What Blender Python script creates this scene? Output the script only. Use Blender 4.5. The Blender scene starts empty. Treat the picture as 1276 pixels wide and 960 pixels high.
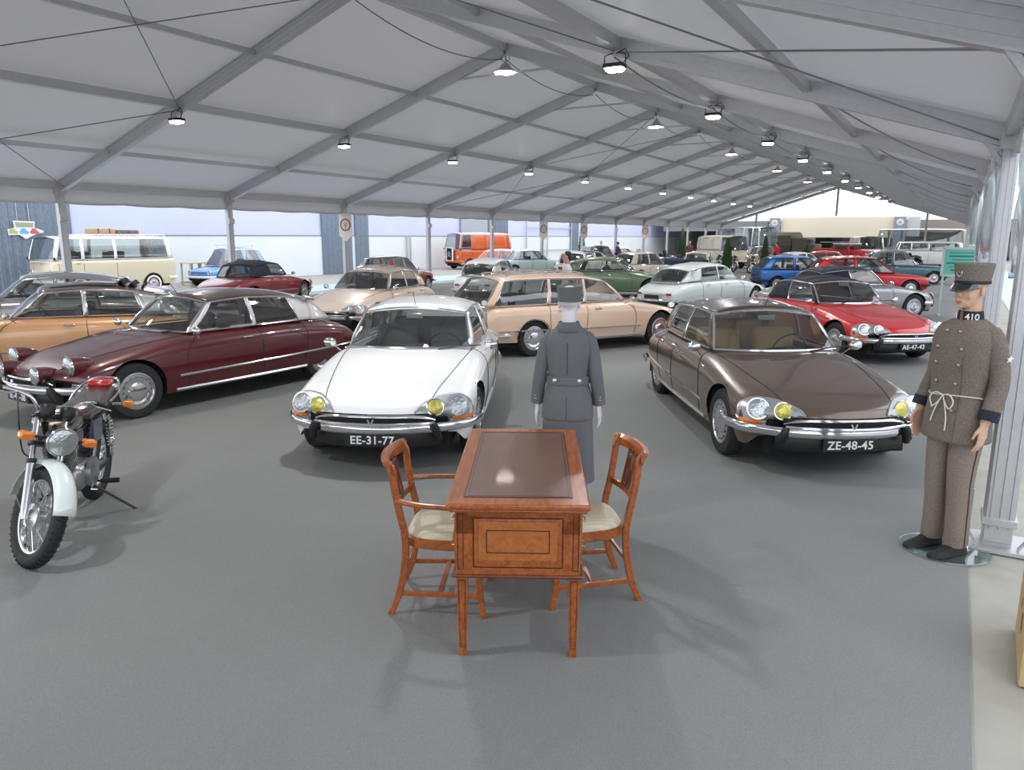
import bpy, math, random
from math import sin, cos, pi, radians as R, sqrt
from mathutils import Vector as V, Matrix as M
from mathutils.bvhtree import BVHTree
random.seed(7)
sc = bpy.context.scene
C = sc.collection
# ---------------------------------------------------------------- camera, world, exposure
F_PX, PITCH, YAW, ROLL, CAM_H = 928.76, 11.273, 30.551, 0.132, 2.05
cam = bpy.data.cameras.new('camera'); cam.sensor_fit = 'HORIZONTAL'; cam.sensor_width = 36
cam.lens = 36 * F_PX / 1276; cam.clip_end = 400
co = bpy.data.objects.new('camera', cam); C.objects.link(co)
co.location = (0, 0, CAM_H)
co.rotation_euler = (M.Rotation(R(YAW), 3, 'Z') @ M.Rotation(R(90 - PITCH), 3, 'X') @ M.Rotation(R(ROLL), 3, 'Z')).to_euler()
sc.camera = co
w = bpy.data.worlds.new('sky'); sc.world = w; w.use_nodes = True
w.node_tree.nodes['Background'].inputs[0].default_value = (0.90, 0.93, 1.0, 1)
w.node_tree.nodes['Background'].inputs[1].default_value = 2.0
sc.view_settings.view_transform = 'Standard'; sc.view_settings.look = 'None'
sc.view_settings.exposure = 0.26; sc.view_settings.gamma = 1; sc.view_settings.use_curve_mapping = False
sc.cycles.max_bounces = 7; sc.cycles.transparent_max_bounces = 14; sc.cycles.sample_clamp_indirect = 6
BELL_W, FLOOD_W = 560, 400
# ---------------------------------------------------------------- materials
MAT = {}
def mat(name, col, rough=.5, metal=0, coat=0, bump=None, noise=None, trans=0, emit=0, spec=.5, alpha=1):
    if name in MAT: return MAT[name]
    m = bpy.data.materials.new(name); m.use_nodes = True; nt = m.node_tree; b = nt.nodes['Principled BSDF']
    c = tuple(col) + (1,) if len(col) == 3 else col
    b.inputs['Base Color'].default_value = c; b.inputs['Roughness'].default_value = rough
    b.inputs['Metallic'].default_value = metal; b.inputs['Coat Weight'].default_value = coat
    b.inputs['Coat Roughness'].default_value = .04; b.inputs['Specular IOR Level'].default_value = spec
    if emit: b.inputs['Emission Color'].default_value = c; b.inputs['Emission Strength'].default_value = emit
    if noise or bump:
        tc = nt.nodes.new('ShaderNodeTexCoord')
    if noise:                                   # (scale, amount, second colour)
        n = nt.nodes.new('ShaderNodeTexNoise'); n.inputs['Scale'].default_value = noise[0]; n.inputs['Detail'].default_value = 6
        nt.links.new(tc.outputs['Object'], n.inputs['Vector'])
        mp = nt.nodes.new('ShaderNodeMapRange'); mp.inputs[1].default_value = .5 - .25 / max(noise[1], .3); mp.inputs[2].default_value = .5 + .25 / max(noise[1], .3)
        nt.links.new(n.outputs[0], mp.inputs[0])
        mx = nt.nodes.new('ShaderNodeMix'); mx.data_type = 'RGBA'; mx.inputs[6].default_value = c; mx.inputs[7].default_value = tuple(noise[2]) + (1,)
        nt.links.new(mp.outputs[0], mx.inputs[0]); nt.links.new(mx.outputs[2], b.inputs['Base Color'])
    if bump:                                    # (scale, strength)
        n2 = nt.nodes.new('ShaderNodeTexNoise'); n2.inputs['Scale'].default_value = bump[0]; n2.inputs['Detail'].default_value = 4
        nt.links.new(tc.outputs['Object'], n2.inputs['Vector'])
        bp = nt.nodes.new('ShaderNodeBump'); bp.inputs['Strength'].default_value = bump[1]; bp.inputs['Distance'].default_value = .01
        nt.links.new(n2.outputs[0], bp.inputs['Height']); nt.links.new(bp.outputs[0], b.inputs['Normal'])
    MAT[name] = m; return m
def glass_mat(name, tint, gloss=.12, rough=.02):
    if name in MAT: return MAT[name]
    m = bpy.data.materials.new(name); m.use_nodes = True; nt = m.node_tree; nt.nodes.clear()
    o = nt.nodes.new('ShaderNodeOutputMaterial'); t = nt.nodes.new('ShaderNodeBsdfTransparent'); g = nt.nodes.new('ShaderNodeBsdfGlossy')
    fr = nt.nodes.new('ShaderNodeLayerWeight'); fr.inputs[0].default_value = .25
    mp = nt.nodes.new('ShaderNodeMapRange'); mp.inputs[3].default_value = gloss; mp.inputs[4].default_value = .8
    mx = nt.nodes.new('ShaderNodeMixShader')
    t.inputs[0].default_value = tuple(tint) + (1,); g.inputs[0].default_value = (1, 1, 1, 1); g.inputs[1].default_value = rough
    nt.links.new(fr.outputs['Fresnel'], mp.inputs[0]); nt.links.new(mp.outputs[0], mx.inputs[0])
    nt.links.new(t.outputs[0], mx.inputs[1]); nt.links.new(g.outputs[0], mx.inputs[2]); nt.links.new(mx.outputs[0], o.inputs[0])
    MAT[name] = m; return m
def paint(name, col, metal=0, rough=.32): return mat('paint_' + name, col, rough, metal, coat=1)
CHROME = mat('chrome', (.80, .80, .82), .12, 1); SILVER = mat('silver', (.62, .63, .65), .3, 1)
ALU = mat('aluminium', (.58, .585, .595), .45, .5, bump=(9, .12), noise=(22, .45, (.46, .465, .47)))
BLACK = mat('black_plastic', (.012, .012, .013), .45); RUBBER = mat('tyre_rubber', (.018, .018, .019), .7)
UNDER = mat('dark_underside', (.01, .01, .01), .9); WHITEP = mat('white_letter_paint', (.85, .85, .83), .5)
GLASS = glass_mat('car_glass', (.72, .77, .76)); CLEAR = glass_mat('clear_glass', (.93, .95, .95), .08)
LENS = mat('lamp_lens', (.55, .60, .62), .10, .85, coat=1, bump=(34, 1.0)); LENSY = mat('yellow_lamp_lens', (.62, .56, .10), .12, .5, coat=1, bump=(34, .9))
AMBER = mat('amber_lens', (.80, .22, .02), .2, coat=1); REDL = mat('red_lens', (.45, .01, .01), .2, coat=1)
DARKSEAT = mat('dark_upholstery', (.03, .03, .035), .8)
# ---------------------------------------------------------------- mesh builder
class MB:
    def __init__(s): s.v = []; s.f = []
    def add(s, vs, fs, mx=None):
        k = len(s.v); s.v += [tuple(mx @ V(p)) if mx else tuple(p) for p in vs]; s.f += [tuple(i + k for i in f) for f in fs]; return s
    def box(s, c, d, rot=None, taper=1, mx=None):
        hx, hy, hz = d[0] / 2, d[1] / 2, d[2] / 2
        vs = [V((x * (taper if z < 0 else 1), y * (taper if z < 0 else 1), z)) for z in (-hz, hz) for x, y in ((-hx, -hy), (hx, -hy), (hx, hy), (-hx, hy))]
        m = M.Translation(c) @ (rot.to_4x4() if rot else M.Identity(4))
        if mx: m = mx @ m
        return s.add(vs, [(3, 2, 1, 0), (4, 5, 6, 7), (0, 1, 5, 4), (1, 2, 6, 5), (2, 3, 7, 6), (3, 0, 4, 7)], m)
    def bar(s, a, b, wd, hd=None, up=(0, 0, 1)):       # rectangular bar from a to b
        a, b = V(a), V(b); hd = hd or wd; z = (b - a).normalized(); u = V(up)
        if abs(z.dot(u)) > .99: u = V((1, 0, 0))
        x = z.cross(u).normalized(); y = x.cross(z)
        vs = []
        for p in (a, b):
            for i, j in ((-1, -1), (1, -1), (1, 1), (-1, 1)): vs.append(p + x * i * wd / 2 + y * j * hd / 2)
        return s.add(vs, [(3, 2, 1, 0), (4, 5, 6, 7), (0, 1, 5, 4), (1, 2, 6, 5), (2, 3, 7, 6), (3, 0, 4, 7)])
    def rings(s, rs, closed=True, cap=True):
        n = len(rs[0]); k = len(s.v)
        for r in rs: s.v += [tuple(p) for p in r]
        m = n if closed else n - 1
        for i in range(len(rs) - 1):
            for j in range(m):
                a = k + i * n + j; b = k + i * n + (j + 1) % n; s.f.append((a, b, b + n, a + n))
        if cap and closed: s.f.append(tuple(k + j for j in range(n))[::-1]); s.f.append(tuple(k + (len(rs) - 1) * n + j for j in range(n)))
        return s
    def tube(s, pts, r, n=8, flat=1, cap=True, closed=False):
        pts = [V(p) for p in pts]; m = len(pts); rr = r if isinstance(r, (list, tuple)) else [r] * m
        rs = []; pu = None
        for i, p in enumerate(pts):
            d = (pts[(i + 1) % m] - pts[i - 1]) if closed else (pts[min(i + 1, m - 1)] - pts[max(i - 1, 0)])
            d.normalize()
            if pu is None: u = V((0, 0, 1)) if abs(d.z) < .95 else V((1, 0, 0))
            else: u = pu
            x = d.cross(u).normalized(); u = x.cross(d); pu = u
            rs.append([p + (x * cos(2 * pi * j / n) * flat + u * sin(2 * pi * j / n)) * rr[i] for j in range(n)])
        if closed: rs.append(rs[0])
        return s.rings(rs, True, cap and not closed)
    def lathe(s, prof, mx=None, n=24, cap=True):       # prof: (radius, height) about z
        rs = [[V((r * cos(2 * pi * j / n), r * sin(2 * pi * j / n), h)) for j in range(n)] for r, h in prof]
        if mx: rs = [[mx @ p for p in r] for r in rs]
        return s.rings(rs, True, cap)
    def ball(s, c, d, mx=None, n=12, m=8):
        m2 = M.Translation(c) @ M.Diagonal((d[0], d[1], d[2], 1))
        if mx: m2 = mx @ m2
        rs = [[m2 @ V((sin(a) * cos(2 * pi * j / n), sin(a) * sin(2 * pi * j / n), cos(a))) for j in range(n)] for a in [pi * (i + .02) / (m + .04) for i in range(m + 1)]]
        return s.rings(rs[::-1])
    def prism(s, poly, a, b, mx=None):                 # poly in (x,z), extruded y a..b
        n = len(poly); vs = [(p[0], a, p[1]) for p in poly] + [(p[0], b, p[1]) for p in poly]
        fs = [tuple(range(n)), tuple(range(2 * n - 1, n - 1, -1))] + [(i, i + n, (i + 1) % n + n, (i + 1) % n) for i in range(n)]
        return s.add(vs, fs, mx)
    def grid(s, fn, nu, nv):
        k = len(s.v)
        for i in range(nu + 1):
            for j in range(nv + 1): s.v.append(tuple(fn(i / nu, j / nv)))
        for i in range(nu):
            for j in range(nv):
                a = k + i * (nv + 1) + j; s.f.append((a, a + 1, a + nv + 2, a + nv + 1))
        return s
def obj(name, mb, m, parent=None, smooth=True, bevel=0, solid=0, sub=0, angle=40, fix=True):
    me = bpy.data.meshes.new(name); me.from_pydata(mb.v, [], mb.f); me.validate()
    if fix:
        import bmesh
        bm = bmesh.new(); bm.from_mesh(me); bmesh.ops.remove_doubles(bm, verts=bm.verts, dist=1e-5); bmesh.ops.recalc_face_normals(bm, faces=bm.faces); bm.to_mesh(me); bm.free()
    me.materials.append(m)
    o = bpy.data.objects.new(name, me); C.objects.link(o)
    if parent: o.parent = parent
    if smooth:
        me.shade_smooth()
        try: me.set_sharp_from_angle(angle=R(angle))
        except Exception: pass
    if bevel:
        b = o.modifiers.new('bevel', 'BEVEL'); b.width = bevel; b.segments = 2; b.limit_method = 'ANGLE'; b.angle_limit = R(40)
    if solid:
        b = o.modifiers.new('solid', 'SOLIDIFY'); b.thickness = solid; b.offset = 0
    if sub:
        b = o.modifiers.new('sub', 'SUBSURF'); b.levels = b.render_levels = sub
    return o
def tag(o, label, cat, group=None):
    o['label'] = label; o['category'] = cat
    if group: o['group'] = group
    return o
def thing(name, label, cat, loc=(0, 0, 0), rz=0, group=None, scale=1):
    o = bpy.data.objects.new(name, None); o.empty_display_size = .1; C.objects.link(o); o.location = loc; o.rotation_euler = (0, 0, R(rz))
    o.scale = (scale,) * 3
    return tag(o, label, cat, group)
def struct(name, mb, m, **k):
    o = obj(name, mb, m, **k); o['kind'] = 'structure'; return o
def copy_tree(o, parent=None):
    c = o.copy(); C.objects.link(c)
    if parent: c.parent = parent
    for ch in list(o.children): copy_tree(ch, c)
    return c
def text(s, name, m, parent, mx, size=.1, depth=.003, bold=0, spacing=1):
    cu = bpy.data.curves.new(name, 'FONT'); cu.body = s; cu.size = size; cu.extrude = depth; cu.align_x = 'CENTER'; cu.align_y = 'CENTER'; cu.offset = bold; cu.space_character = spacing
    t = bpy.data.objects.new(name, cu); C.objects.link(t)
    me = bpy.data.meshes.new_from_object(t.evaluated_get(bpy.context.evaluated_depsgraph_get())); bpy.data.objects.remove(t)
    me.transform(mx); me.materials.clear(); me.materials.append(m)
    o = bpy.data.objects.new(name, me); C.objects.link(o)
    if parent: o.parent = parent
    return o
def frame(o, x, y):                                    # matrix with given origin, x axis and y axis
    x = V(x).normalized(); z = x.cross(V(y)).normalized(); y = z.cross(x)
    return M(((x.x, y.x, z.x, o[0]), (x.y, y.y, z.y, o[1]), (x.z, y.z, z.z, o[2]), (0, 0, 0, 1)))
def spline(pts, n):                                    # catmull-rom through pts
    P = [V(p) for p in pts]; out = []
    P = [P[0] * 2 - P[1]] + P + [P[-1] * 2 - P[-2]]
    for i in range(1, len(P) - 2):
        for k in range(n):
            t = k / n; a, b, c, d = P[i - 1:i + 3]
            out.append(.5 * (2 * b + (c - a) * t + (2 * a - 5 * b + 4 * c - d) * t * t + (3 * b - a - 3 * c + d) * t ** 3))
    return out + [P[-2]]
ORD = ['nearest', 'second', 'third', 'fourth', 'fifth', 'sixth', 'seventh', 'eighth', 'ninth', 'tenth', 'eleventh', 'twelfth', 'thirteenth', 'fourteenth']
# ---------------------------------------------------------------- setting: floor, tent, hall wall
BAY = 5.1637; Y0 = 10.9365; XL, XR, XM, ZE, ZR = -19.81, .41, -9.70, 3.29, 6.465
def FY(i): return Y0 + BAY * i
NF = 12
CARPET = mat('grey_carpet', (.178, .184, .180), .95, noise=(260, 1.1, (.265, .272, .266)), bump=(300, .25), spec=.2)
nt = CARPET.node_tree; b_ = nt.nodes['Principled BSDF']; lk = b_.inputs['Base Color'].links[0].from_socket
n_ = nt.nodes.new('ShaderNodeTexNoise'); n_.inputs['Scale'].default_value = .55; n_.inputs['Detail'].default_value = 5
tc_ = nt.nodes.new('ShaderNodeTexCoord'); nt.links.new(tc_.outputs['Object'], n_.inputs['Vector'])
m_ = nt.nodes.new('ShaderNodeMix'); m_.data_type = 'RGBA'; m_.blend_type = 'MULTIPLY'
r_ = nt.nodes.new('ShaderNodeMapRange'); r_.inputs[1].default_value = .35; r_.inputs[2].default_value = .7; r_.inputs[3].default_value = 0; r_.inputs[4].default_value = .6
nt.links.new(n_.outputs[0], r_.inputs[0]); nt.links.new(r_.outputs[0], m_.inputs[0]); nt.links.new(lk, m_.inputs[6]); m_.inputs[7].default_value = (.86, .85, .83, 1)
nt.links.new(m_.outputs[2], b_.inputs['Base Color'])
CONC = mat('concrete_floor', (.40, .39, .345), .75, noise=(2.2, .9, (.28, .27, .24)), bump=(40, .15))
struct('ground', MB().box((-12, 55, -.06), (110, 190, .1)), CONC, smooth=False)
struct('floor', MB().box(((XL + .25) / 2, 33, -.004), (.25 - XL, 86, .012)), CARPET, smooth=False)
struct('trim_1', MB().box((-22.0, 30, -.002), (2.6, 60, .012)), mat('pale_blue_floor_paint', (.42, .52, .68), .5), smooth=False)
FAB = bpy.data.materials.new('tent_fabric'); FAB.use_nodes = True; nt = FAB.node_tree; nt.nodes.clear()
o_ = nt.nodes.new('ShaderNodeOutputMaterial'); d_ = nt.nodes.new('ShaderNodeBsdfDiffuse'); t_ = nt.nodes.new('ShaderNodeBsdfTranslucent'); g_ = nt.nodes.new('ShaderNodeBsdfGlossy')
a_ = nt.nodes.new('ShaderNodeAddShader'); x_ = nt.nodes.new('ShaderNodeMixShader'); x_.inputs[0].default_value = .05
d_.inputs[0].default_value = (.58, .58, .582, 1); t_.inputs[0].default_value = (.060, .060, .061, 1); g_.inputs[1].default_value = .35; g_.inputs[0].default_value = (.8, .8, .8, 1)
nt.links.new(d_.outputs[0], a_.inputs[0]); nt.links.new(t_.outputs[0], a_.inputs[1]); nt.links.new(a_.outputs[0], x_.inputs[1]); nt.links.new(g_.outputs[0], x_.inputs[2]); nt.links.new(x_.outputs[0], o_.inputs[0])
yA, yB = FY(-4), FY(NF)
def sag(x0, z0, x1, z1, b0, b1):
    def fn(u, v):
        s = sin(pi * v); return (x0 + (x1 - x0) * u, b0 + (b1 - b0) * v, z0 + (z1 - z0) * u + .10 + .05 * s * sin(pi * u))
    return fn
for side, (xa, za, xb, zb) in (('left', (XL, ZE, XM, ZR)), ('right', (XM, ZR, XR, ZE))):
    mb = MB()
    for i in range(-4, NF):
        for q in range(4):
            u0, u1 = q / 4, (q + 1) / 4
            mb.grid(sag(xa + (xb - xa) * u0, za + (zb - za) * u0, xa + (xb - xa) * u1, za + (zb - za) * u1, FY(i), FY(i + 1)), 5, 5)
    struct('ceiling_' + side, mb, FAB)
VAL = mat('white_valance', (.80, .80, .81), .4, bump=(3, .6)); VAL.node_tree.nodes['Principled BSDF'].inputs['Transmission Weight'].default_value = .25; VAL.node_tree.nodes['Principled BSDF'].inputs['Roughness'].default_value = .6
def valance(name, x, i0, i1, z0, z1):
    n = (i1 - i0) * 24
    def fn(u, v):
        y = FY(i0) + (FY(i1) - FY(i0)) * u
        return (x + .03 * sin(y * 7) * v + .02 * sin(y * 17 + 1) * v, y, z1 + (z0 - z1) * v - .03 * abs(sin(pi * (y - Y0) / BAY * 3)) * v)
    struct(name, MB().grid(fn, n, 4), VAL, solid=.004)
valance('trim_2', XL - .05, -3, NF, 2.86, 3.40); valance('trim_3', XR + .05, -1, NF, 3.0, 3.40)
tn = 4
def trim(mb, m=ALU, **k):
    global tn
    o = struct('trim_%d' % tn, mb, m, **k); tn += 1; return o
def ibeam(a, b, wd, hd):
    mb = MB(); a, b = V(a), V(b); up = V((0, 0, 1)); d = (b - a).normalized(); s = d.cross(up).normalized(); u = s.cross(d)
    mb.bar(a, b, wd * .72, hd, up)
    for k in (1, -1): mb.bar(a + u * k * hd * .5, b + u * k * hd * .5, wd, .022, up)
    for k in (.18, -.18): mb.bar(a + u * k * hd, b + u * k * hd, wd * .82, .016, up)
    return mb
for i in range(-3, NF + 1):
    y = FY(i)
    for x0 in (XL, XR):
        trim(ibeam((x0, y, ZE - .07), (XM, y, ZR - .07), .13, .24), bevel=0)
    mb = MB().bar((XL, y, 0), (XL, y, ZE - .02), .13, .18, (0, 1, 0)); mb.bar((XL + .07, y, .1), (XL + .07, y, ZE - .2), .02, .12, (0, 1, 0))
    mb.box((XL + .1, y - .02, 2.5), (.1, .2, .16)); mb.box((XL, y, .02), (.4, .4, .03)); mb.bar((XL, y, ZE - .35), (XL + .3, y, ZE - .02), .08, .05)
    mb.box((XL + .02, y, ZE - .1), (.28, .24, .22))
    trim(mb)
    mb = MB().bar((XR, y, .06), (XR, y, ZE), .16, .24, (0, 1, 0))
    for k in (-.09, -.045, 0, .045, .09): mb.bar((XR + k * 0, y + k - .0, .15), (XR + k * 0, y + k, ZE), .175, .006, (0, 1, 0))
    for k in (-.055, 0, .055): mb.bar((XR + k, y, .15), (XR + k, y, ZE), .008, .252, (0, 1, 0))
    mb.box((XR, y, .20), (.2, .27, .05)); mb.box((XR, y, .08), (.17, .18, .12)); mb.box((XR, y, ZE - .1), (.24, .3, .24)); mb.bar((XR, y, ZE - .5), (XR - .35, y, ZE + .02), .08, .06)
    trim(mb, bevel=.004)
    if i < 4:
        mb = MB().box((XR, y, .012), (.62, .36, .024)); 
        for k in (-.25, .25): mb.lathe([(.012, .02), (.012, .10), (.0225, .10), (.0225, .125), (.01, .13)], M.Translation((XR + k, y - .1, 0)), 8)
        for k in (-1, 1): mb.bar((XR + k * .12, y - .12, .03), (XR + k * .17, y - .12, .12), .05, .01)
        trim(mb)
for X, r in ((-17.48, .045), (-14.8, .075), (-12.33, .045), (XM, .07), (-7.1, .045), (-4.65, .075), (-1.94, .05)):
    z = ZE + (ZR - ZE) * (1 - abs(X - XM) / (XR - XM)) - .05
    trim(MB().bar((X, FY(-3), z), (X, FY(NF), z), r * 2, r * 2.2), bevel=0)
for X in (XL + .04, XR - .04): trim(MB().bar((X, FY(-3), ZE + .01), (X, FY(NF), ZE + .01), .10, .18), bevel=0)
for i in range(1, NF + 1):                             # collar ties near the ridge
    y = FY(i); trim(MB().bar((XM - 1.45, y, ZR - .62), (XM + 1.45, y, ZR - .62), .05, .05), bevel=0)
CABLE = mat('steel_cable', (.22, .22, .23), .5, .6)
def cab(a, b, drop=0, r=.011):
    a, b = V(a), V(b); trim(MB().tube([a.lerp(b, t / 12) - V((0, 0, drop * 4 * (t / 12) * (1 - t / 12))) for t in range(13)], r, 5), CABLE)
def zr(X): return ZE + (ZR - ZE) * (1 - abs(X - XM) / (XR - XM)) - .15
def brace(X0, X1, i):                                  # crossed wind-bracing wires in one bay
    cab((X0, FY(i), zr(X0)), (X1, FY(i + 1), zr(X1))); cab((X1, FY(i), zr(X1)), (X0, FY(i + 1), zr(X0)))
for i in (-1, 3): 
    for X0, X1 in ((XL + .3, -14.8), (-14.8, XM)): brace(X0, X1, i)
brace(-4.65, XR - .1, -1); cab((XM, FY(-1), zr(XM)), (-4.65, FY(0), zr(-4.65)))
for i in range(0, 6):                                  # lamp cable loops slung along ridge and purlins
    cab((XM, FY(i), ZR - .3), (XM - .1, FY(i + 1), ZR - .3), .28, .012); cab((-4.7, FY(i), zr(-4.7) - .08), (-4.65, FY(i + 1), zr(-4.65) - .08), .12, .014)
    cab((-1.7, FY(i), zr(-1.7)), (XR - .3, FY(i + 1), zr(XR - .3)), .1, .012)
# gable post lines at the far end
for X in (-16.6, XM, -2.6): trim(MB().bar((X, FY(NF), 0 if X != XM else 3.9), (X, FY(NF), zr(X)), .14, .18), bevel=0)
# outer hall wall on the left: lower white panels, lilac band above, grey-blue corrugated pilasters
LILAC = mat('lilac_panel', (.56, .60, .86), .5, noise=(.5, .6, (.64, .67, .90))); WPAN = mat('white_wall_panel', (.80, .84, .82), .45, noise=(.4, .7, (.72, .77, .82)))
CORR = mat('grey_blue_corrugated_sheet', (.13, .17, .23), .45, .3, noise=(9, .6, (.24, .29, .35)))
mb = MB().box((-29.6, 57, 1.03), (.12, 96, 2.06)); struct('wall_left', mb, WPAN, smooth=False)
mb = MB().box((-29.63, 57, 3.7), (.1, 96, 3.26)); struct('wall_left_upper', mb, LILAC, smooth=False)
trim(MB().box((-29.53, 57, 2.07), (.03, 96, .05)), mat('dark_joint', (.25, .27, .36), .5), smooth=False)
for k, (a, b) in enumerate([(12.0, 16.6), (29.9, 32.2), (32.5, 33.6), (46.5, 49.3), (60, 61.6)]):
    mb = MB(); n = int((b - a) / .3)
    for q in range(n):
        y = a + (b - a) * (q + .5) / n; mb.prism([(y - .15, 0), (y - .06, .06), (y + .06, .06), (y + .15, 0)], 0, 5.3, M(((0, 0, 1, -29.5), (1, 0, 0, 0), (0, 1, 0, 0), (0, 0, 0, 1))))
    mb.box((-29.5, (a + b) / 2, 2.65), (.06, b - a, 5.3)); trim(mb, CORR, smooth=False)
for k, (a, b) in enumerate([(43.0, 46.3)]):
    trim(MB().box((-29.45, (a + b) / 2, 2.6), (.12, b - a, 5.2)), mat('grey_panel', (.42, .45, .50), .4, .3), smooth=False)
for y in (37.0, 37.35, 52, 55.5, 60): trim(MB().bar((-29.4, y, .4), (-29.4, y, 2.1 if y < 40 else 3.4), .08, .08), ALU, smooth=False)
trim(MB().bar((-29.4, 49.3, .95), (-29.4, 60, .95), .05, .06), ALU, smooth=False); trim(MB().bar((-29.4, 52, 2.75), (-29.4, 60, 2.75), .05, .06), ALU, smooth=False)
# far hall behind the gable: dark back wall, cream fascia, grey pillars
DK = mat('far_hall_wall', (.52, .49, .44), .8, noise=(.5, 1, (.26, .24, .22)))
struct('wall_back', MB().box((-12, 96, 1.75), (60, .3, 3.5)), DK, smooth=False)
CREAM = mat('cream_fascia', (.74, .69, .55), .5, noise=(.2, .5, (.80, .70, .52)))
struct('wall_front', MB().box((-10.6, 80.0, 3.0), (10.2, .5, 1.95)), CREAM, smooth=False)
struct('ceiling_far', MB().box((-12, 88, 3.62), (60, 16, .14)), mat('far_hall_roof', (.22, .23, .25), .7), smooth=False)
struct('wall_far_left', MB().box((-22.5, 80, 3.1), (11, .3, .9)), mat('grey_corrugated_far', (.20, .21, .21), .6, .2), smooth=False)
struct('wall_far_right', MB().box((.8, 80, 3.05), (9.6, .3, 1.0)), mat('brown_far_fascia', (.24, .20, .18), .6), smooth=False)
for k, x in ((0, -16.25), (1, -5.0)):
    p = thing('grey_pillar_panel', 'tall grey panel with round badge at %s end of the cream fascia' % ('left' if k == 0 else 'right'), 'panel', (x, 79.5, 0))
    obj('panel', MB().box((0, 0, 1.98), (1.05, .35, 3.95)), mat('slate_grey_panel', (.25, .29, .34), .5), p, smooth=False, bevel=.02)
    q = obj('badge', MB().lathe([(.001, 0), (.30, 0), (.30, .02), (.25, .03), (.001, .03)], M.Translation((0, -.18, 3.45)) @ M.Rotation(pi / 2, 4, 'X'), 24), mat('badge_white', (.75, .72, .7), .5), p)
    mbx = MB()
    for a in range(3): mbx.bar((-.2 * cos(a * pi / 3), -.215, 3.45 - .2 * sin(a * pi / 3)), (.2 * cos(a * pi / 3), -.215, 3.45 + .2 * sin(a * pi / 3)), .03, .03)
    obj('emblem', mbx, mat('badge_red', (.4, .12, .1), .5), p, smooth=False)
    mbx = MB()
    for q, (dx, wd_) in enumerate(((0, .42), (.05, .30), (-.04, .40), (0, .22), (.06, .38), (-.03, .44), (.02, .28), (0, .40))): mbx.box((dx, -.19, 2.9 - q * .24), (wd_, .02, .05)); mbx.box((dx - wd_ / 2, -.19, 2.84 - q * .24), (.05, .02, .14))
    obj('faded_marks', mbx, mat('pale_lettering', (.40, .52, .58), .5), p, smooth=False)
struct('trim_90', MB().box((-3.9, 80, 3.05), (1.1, .4, 1.8)), mat('pale_grey_panel', (.5, .51, .53), .5), smooth=False)

rnd_ = random.Random(5)
WALLC = [(.55, .22, .06), (.16, .17, .12), (.40, .38, .34), (.12, .14, .16), (.60, .58, .54), (.10, .16, .08), (.50, .52, .55), (.25, .08, .06)]
for k in range(14):                                    # doors, posters and partitions on the far hall wall
    x = -27 + k * 2.6; trim(MB().box((x, 95.7, 1.2 + .2 * (k % 3)), (1.1 + .8 * rnd_.random(), .12, 2.3 + .4 * (k % 3))), mat('partition_%s' % ['rust', 'olive', 'grey', 'slate', 'ivory', 'green', 'silver', 'brick'][k % 8], WALLC[k % 8], .7), smooth=False)
# ---------------------------------------------------------------- lamps
LBRIGHT = mat('lit_lamp_white', (.93, .97, 1.0), .5, emit=30); LWARM = mat('lit_lamp_warm', (1.0, .86, .70), .5, emit=20)
def lamp_light(parent, W, col, ang, z=-.1, size=.3):
    l = bpy.data.lights.new('lamp_glow', 'SPOT'); l.energy = W; l.color = col; l.spot_size = R(ang); l.spot_blend = .6; l.shadow_soft_size = size
    o = bpy.data.objects.new('lamp_glow', l); C.objects.link(o); o.parent = parent; o.location = (0, 0, z); return o
def bell_lamp(i):
    t = thing('bell_lamp', 'round bell lamp hanging below the tent ridge, %s of its row from the camera' % ORD[max(0, (i + 1) // 2)], 'lamp', (XM, FY(i), 5.95), 0, 'bell lamps under the ridge')
    obj('shade', MB().lathe([(.05, .12), (.10, .11), (.13, .03), (.27, -.05), (.285, -.09), (.275, -.09), (.25, -.04), (.10, .02), (.04, .04)], None, 24), SILVER, t)
    obj('lens', MB().lathe([(.001, -.125), (.10, -.12), (.19, -.105), (.245, -.085), (.245, -.07), (.001, -.05)], None, 24), LWARM, t)
    mb = MB().tube([(0, 0, .1), (0, 0, .3)], .012, 6)
    for s in (-1, 1): mb.tube([(0, 0, .12), (s * .12, 0, .22), (s * .03, 0, .42)], .008, 5)
    obj('hanger', mb, BLACK, t); lamp_light(t, BELL_W, (1, .90, .80), 150, -.12, .22); return t
for i in (-3, -1, 1, 3, 5, 7, 9): bell_lamp(i)
def flood(side, i):
    X = -14.8 if side == 'left' else -4.65
    t = thing('floodlight', 'square floodlight under the %s main purlin, %s of its row' % (side, ORD[i + 2] if i > -2 else 'nearest'), 'lamp', (X, FY(i) - .1, zr(X) - .24), 0, 'floodlights under the %s purlin' % side)
    obj('housing', MB().box((0, 0, .03), (.30, .22, .06)), BLACK, t, smooth=False, bevel=.01)
    obj('lens', MB().box((0, 0, -.025), (.27, .19, .05), None, taper=.8), LBRIGHT, t, smooth=False, bevel=.01)
    mb = MB()
    for s in (-1, 1): mb.tube([(s * .165, 0, .03), (s * .165, 0, .18), (s * .03, 0, .22)], .009, 5)
    mb.tube([(.12, 0, .05), (.22, 0, .15), (.16, 0, .26), (.02, 0, .2)], .008, 5)
    obj('bracket', mb, BLACK, t); lamp_light(t, FLOOD_W, (.96, .98, 1), 165, -.06, .12); return t
for i in range(-2, 11):
    flood('left', i); flood('right', i)
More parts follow.
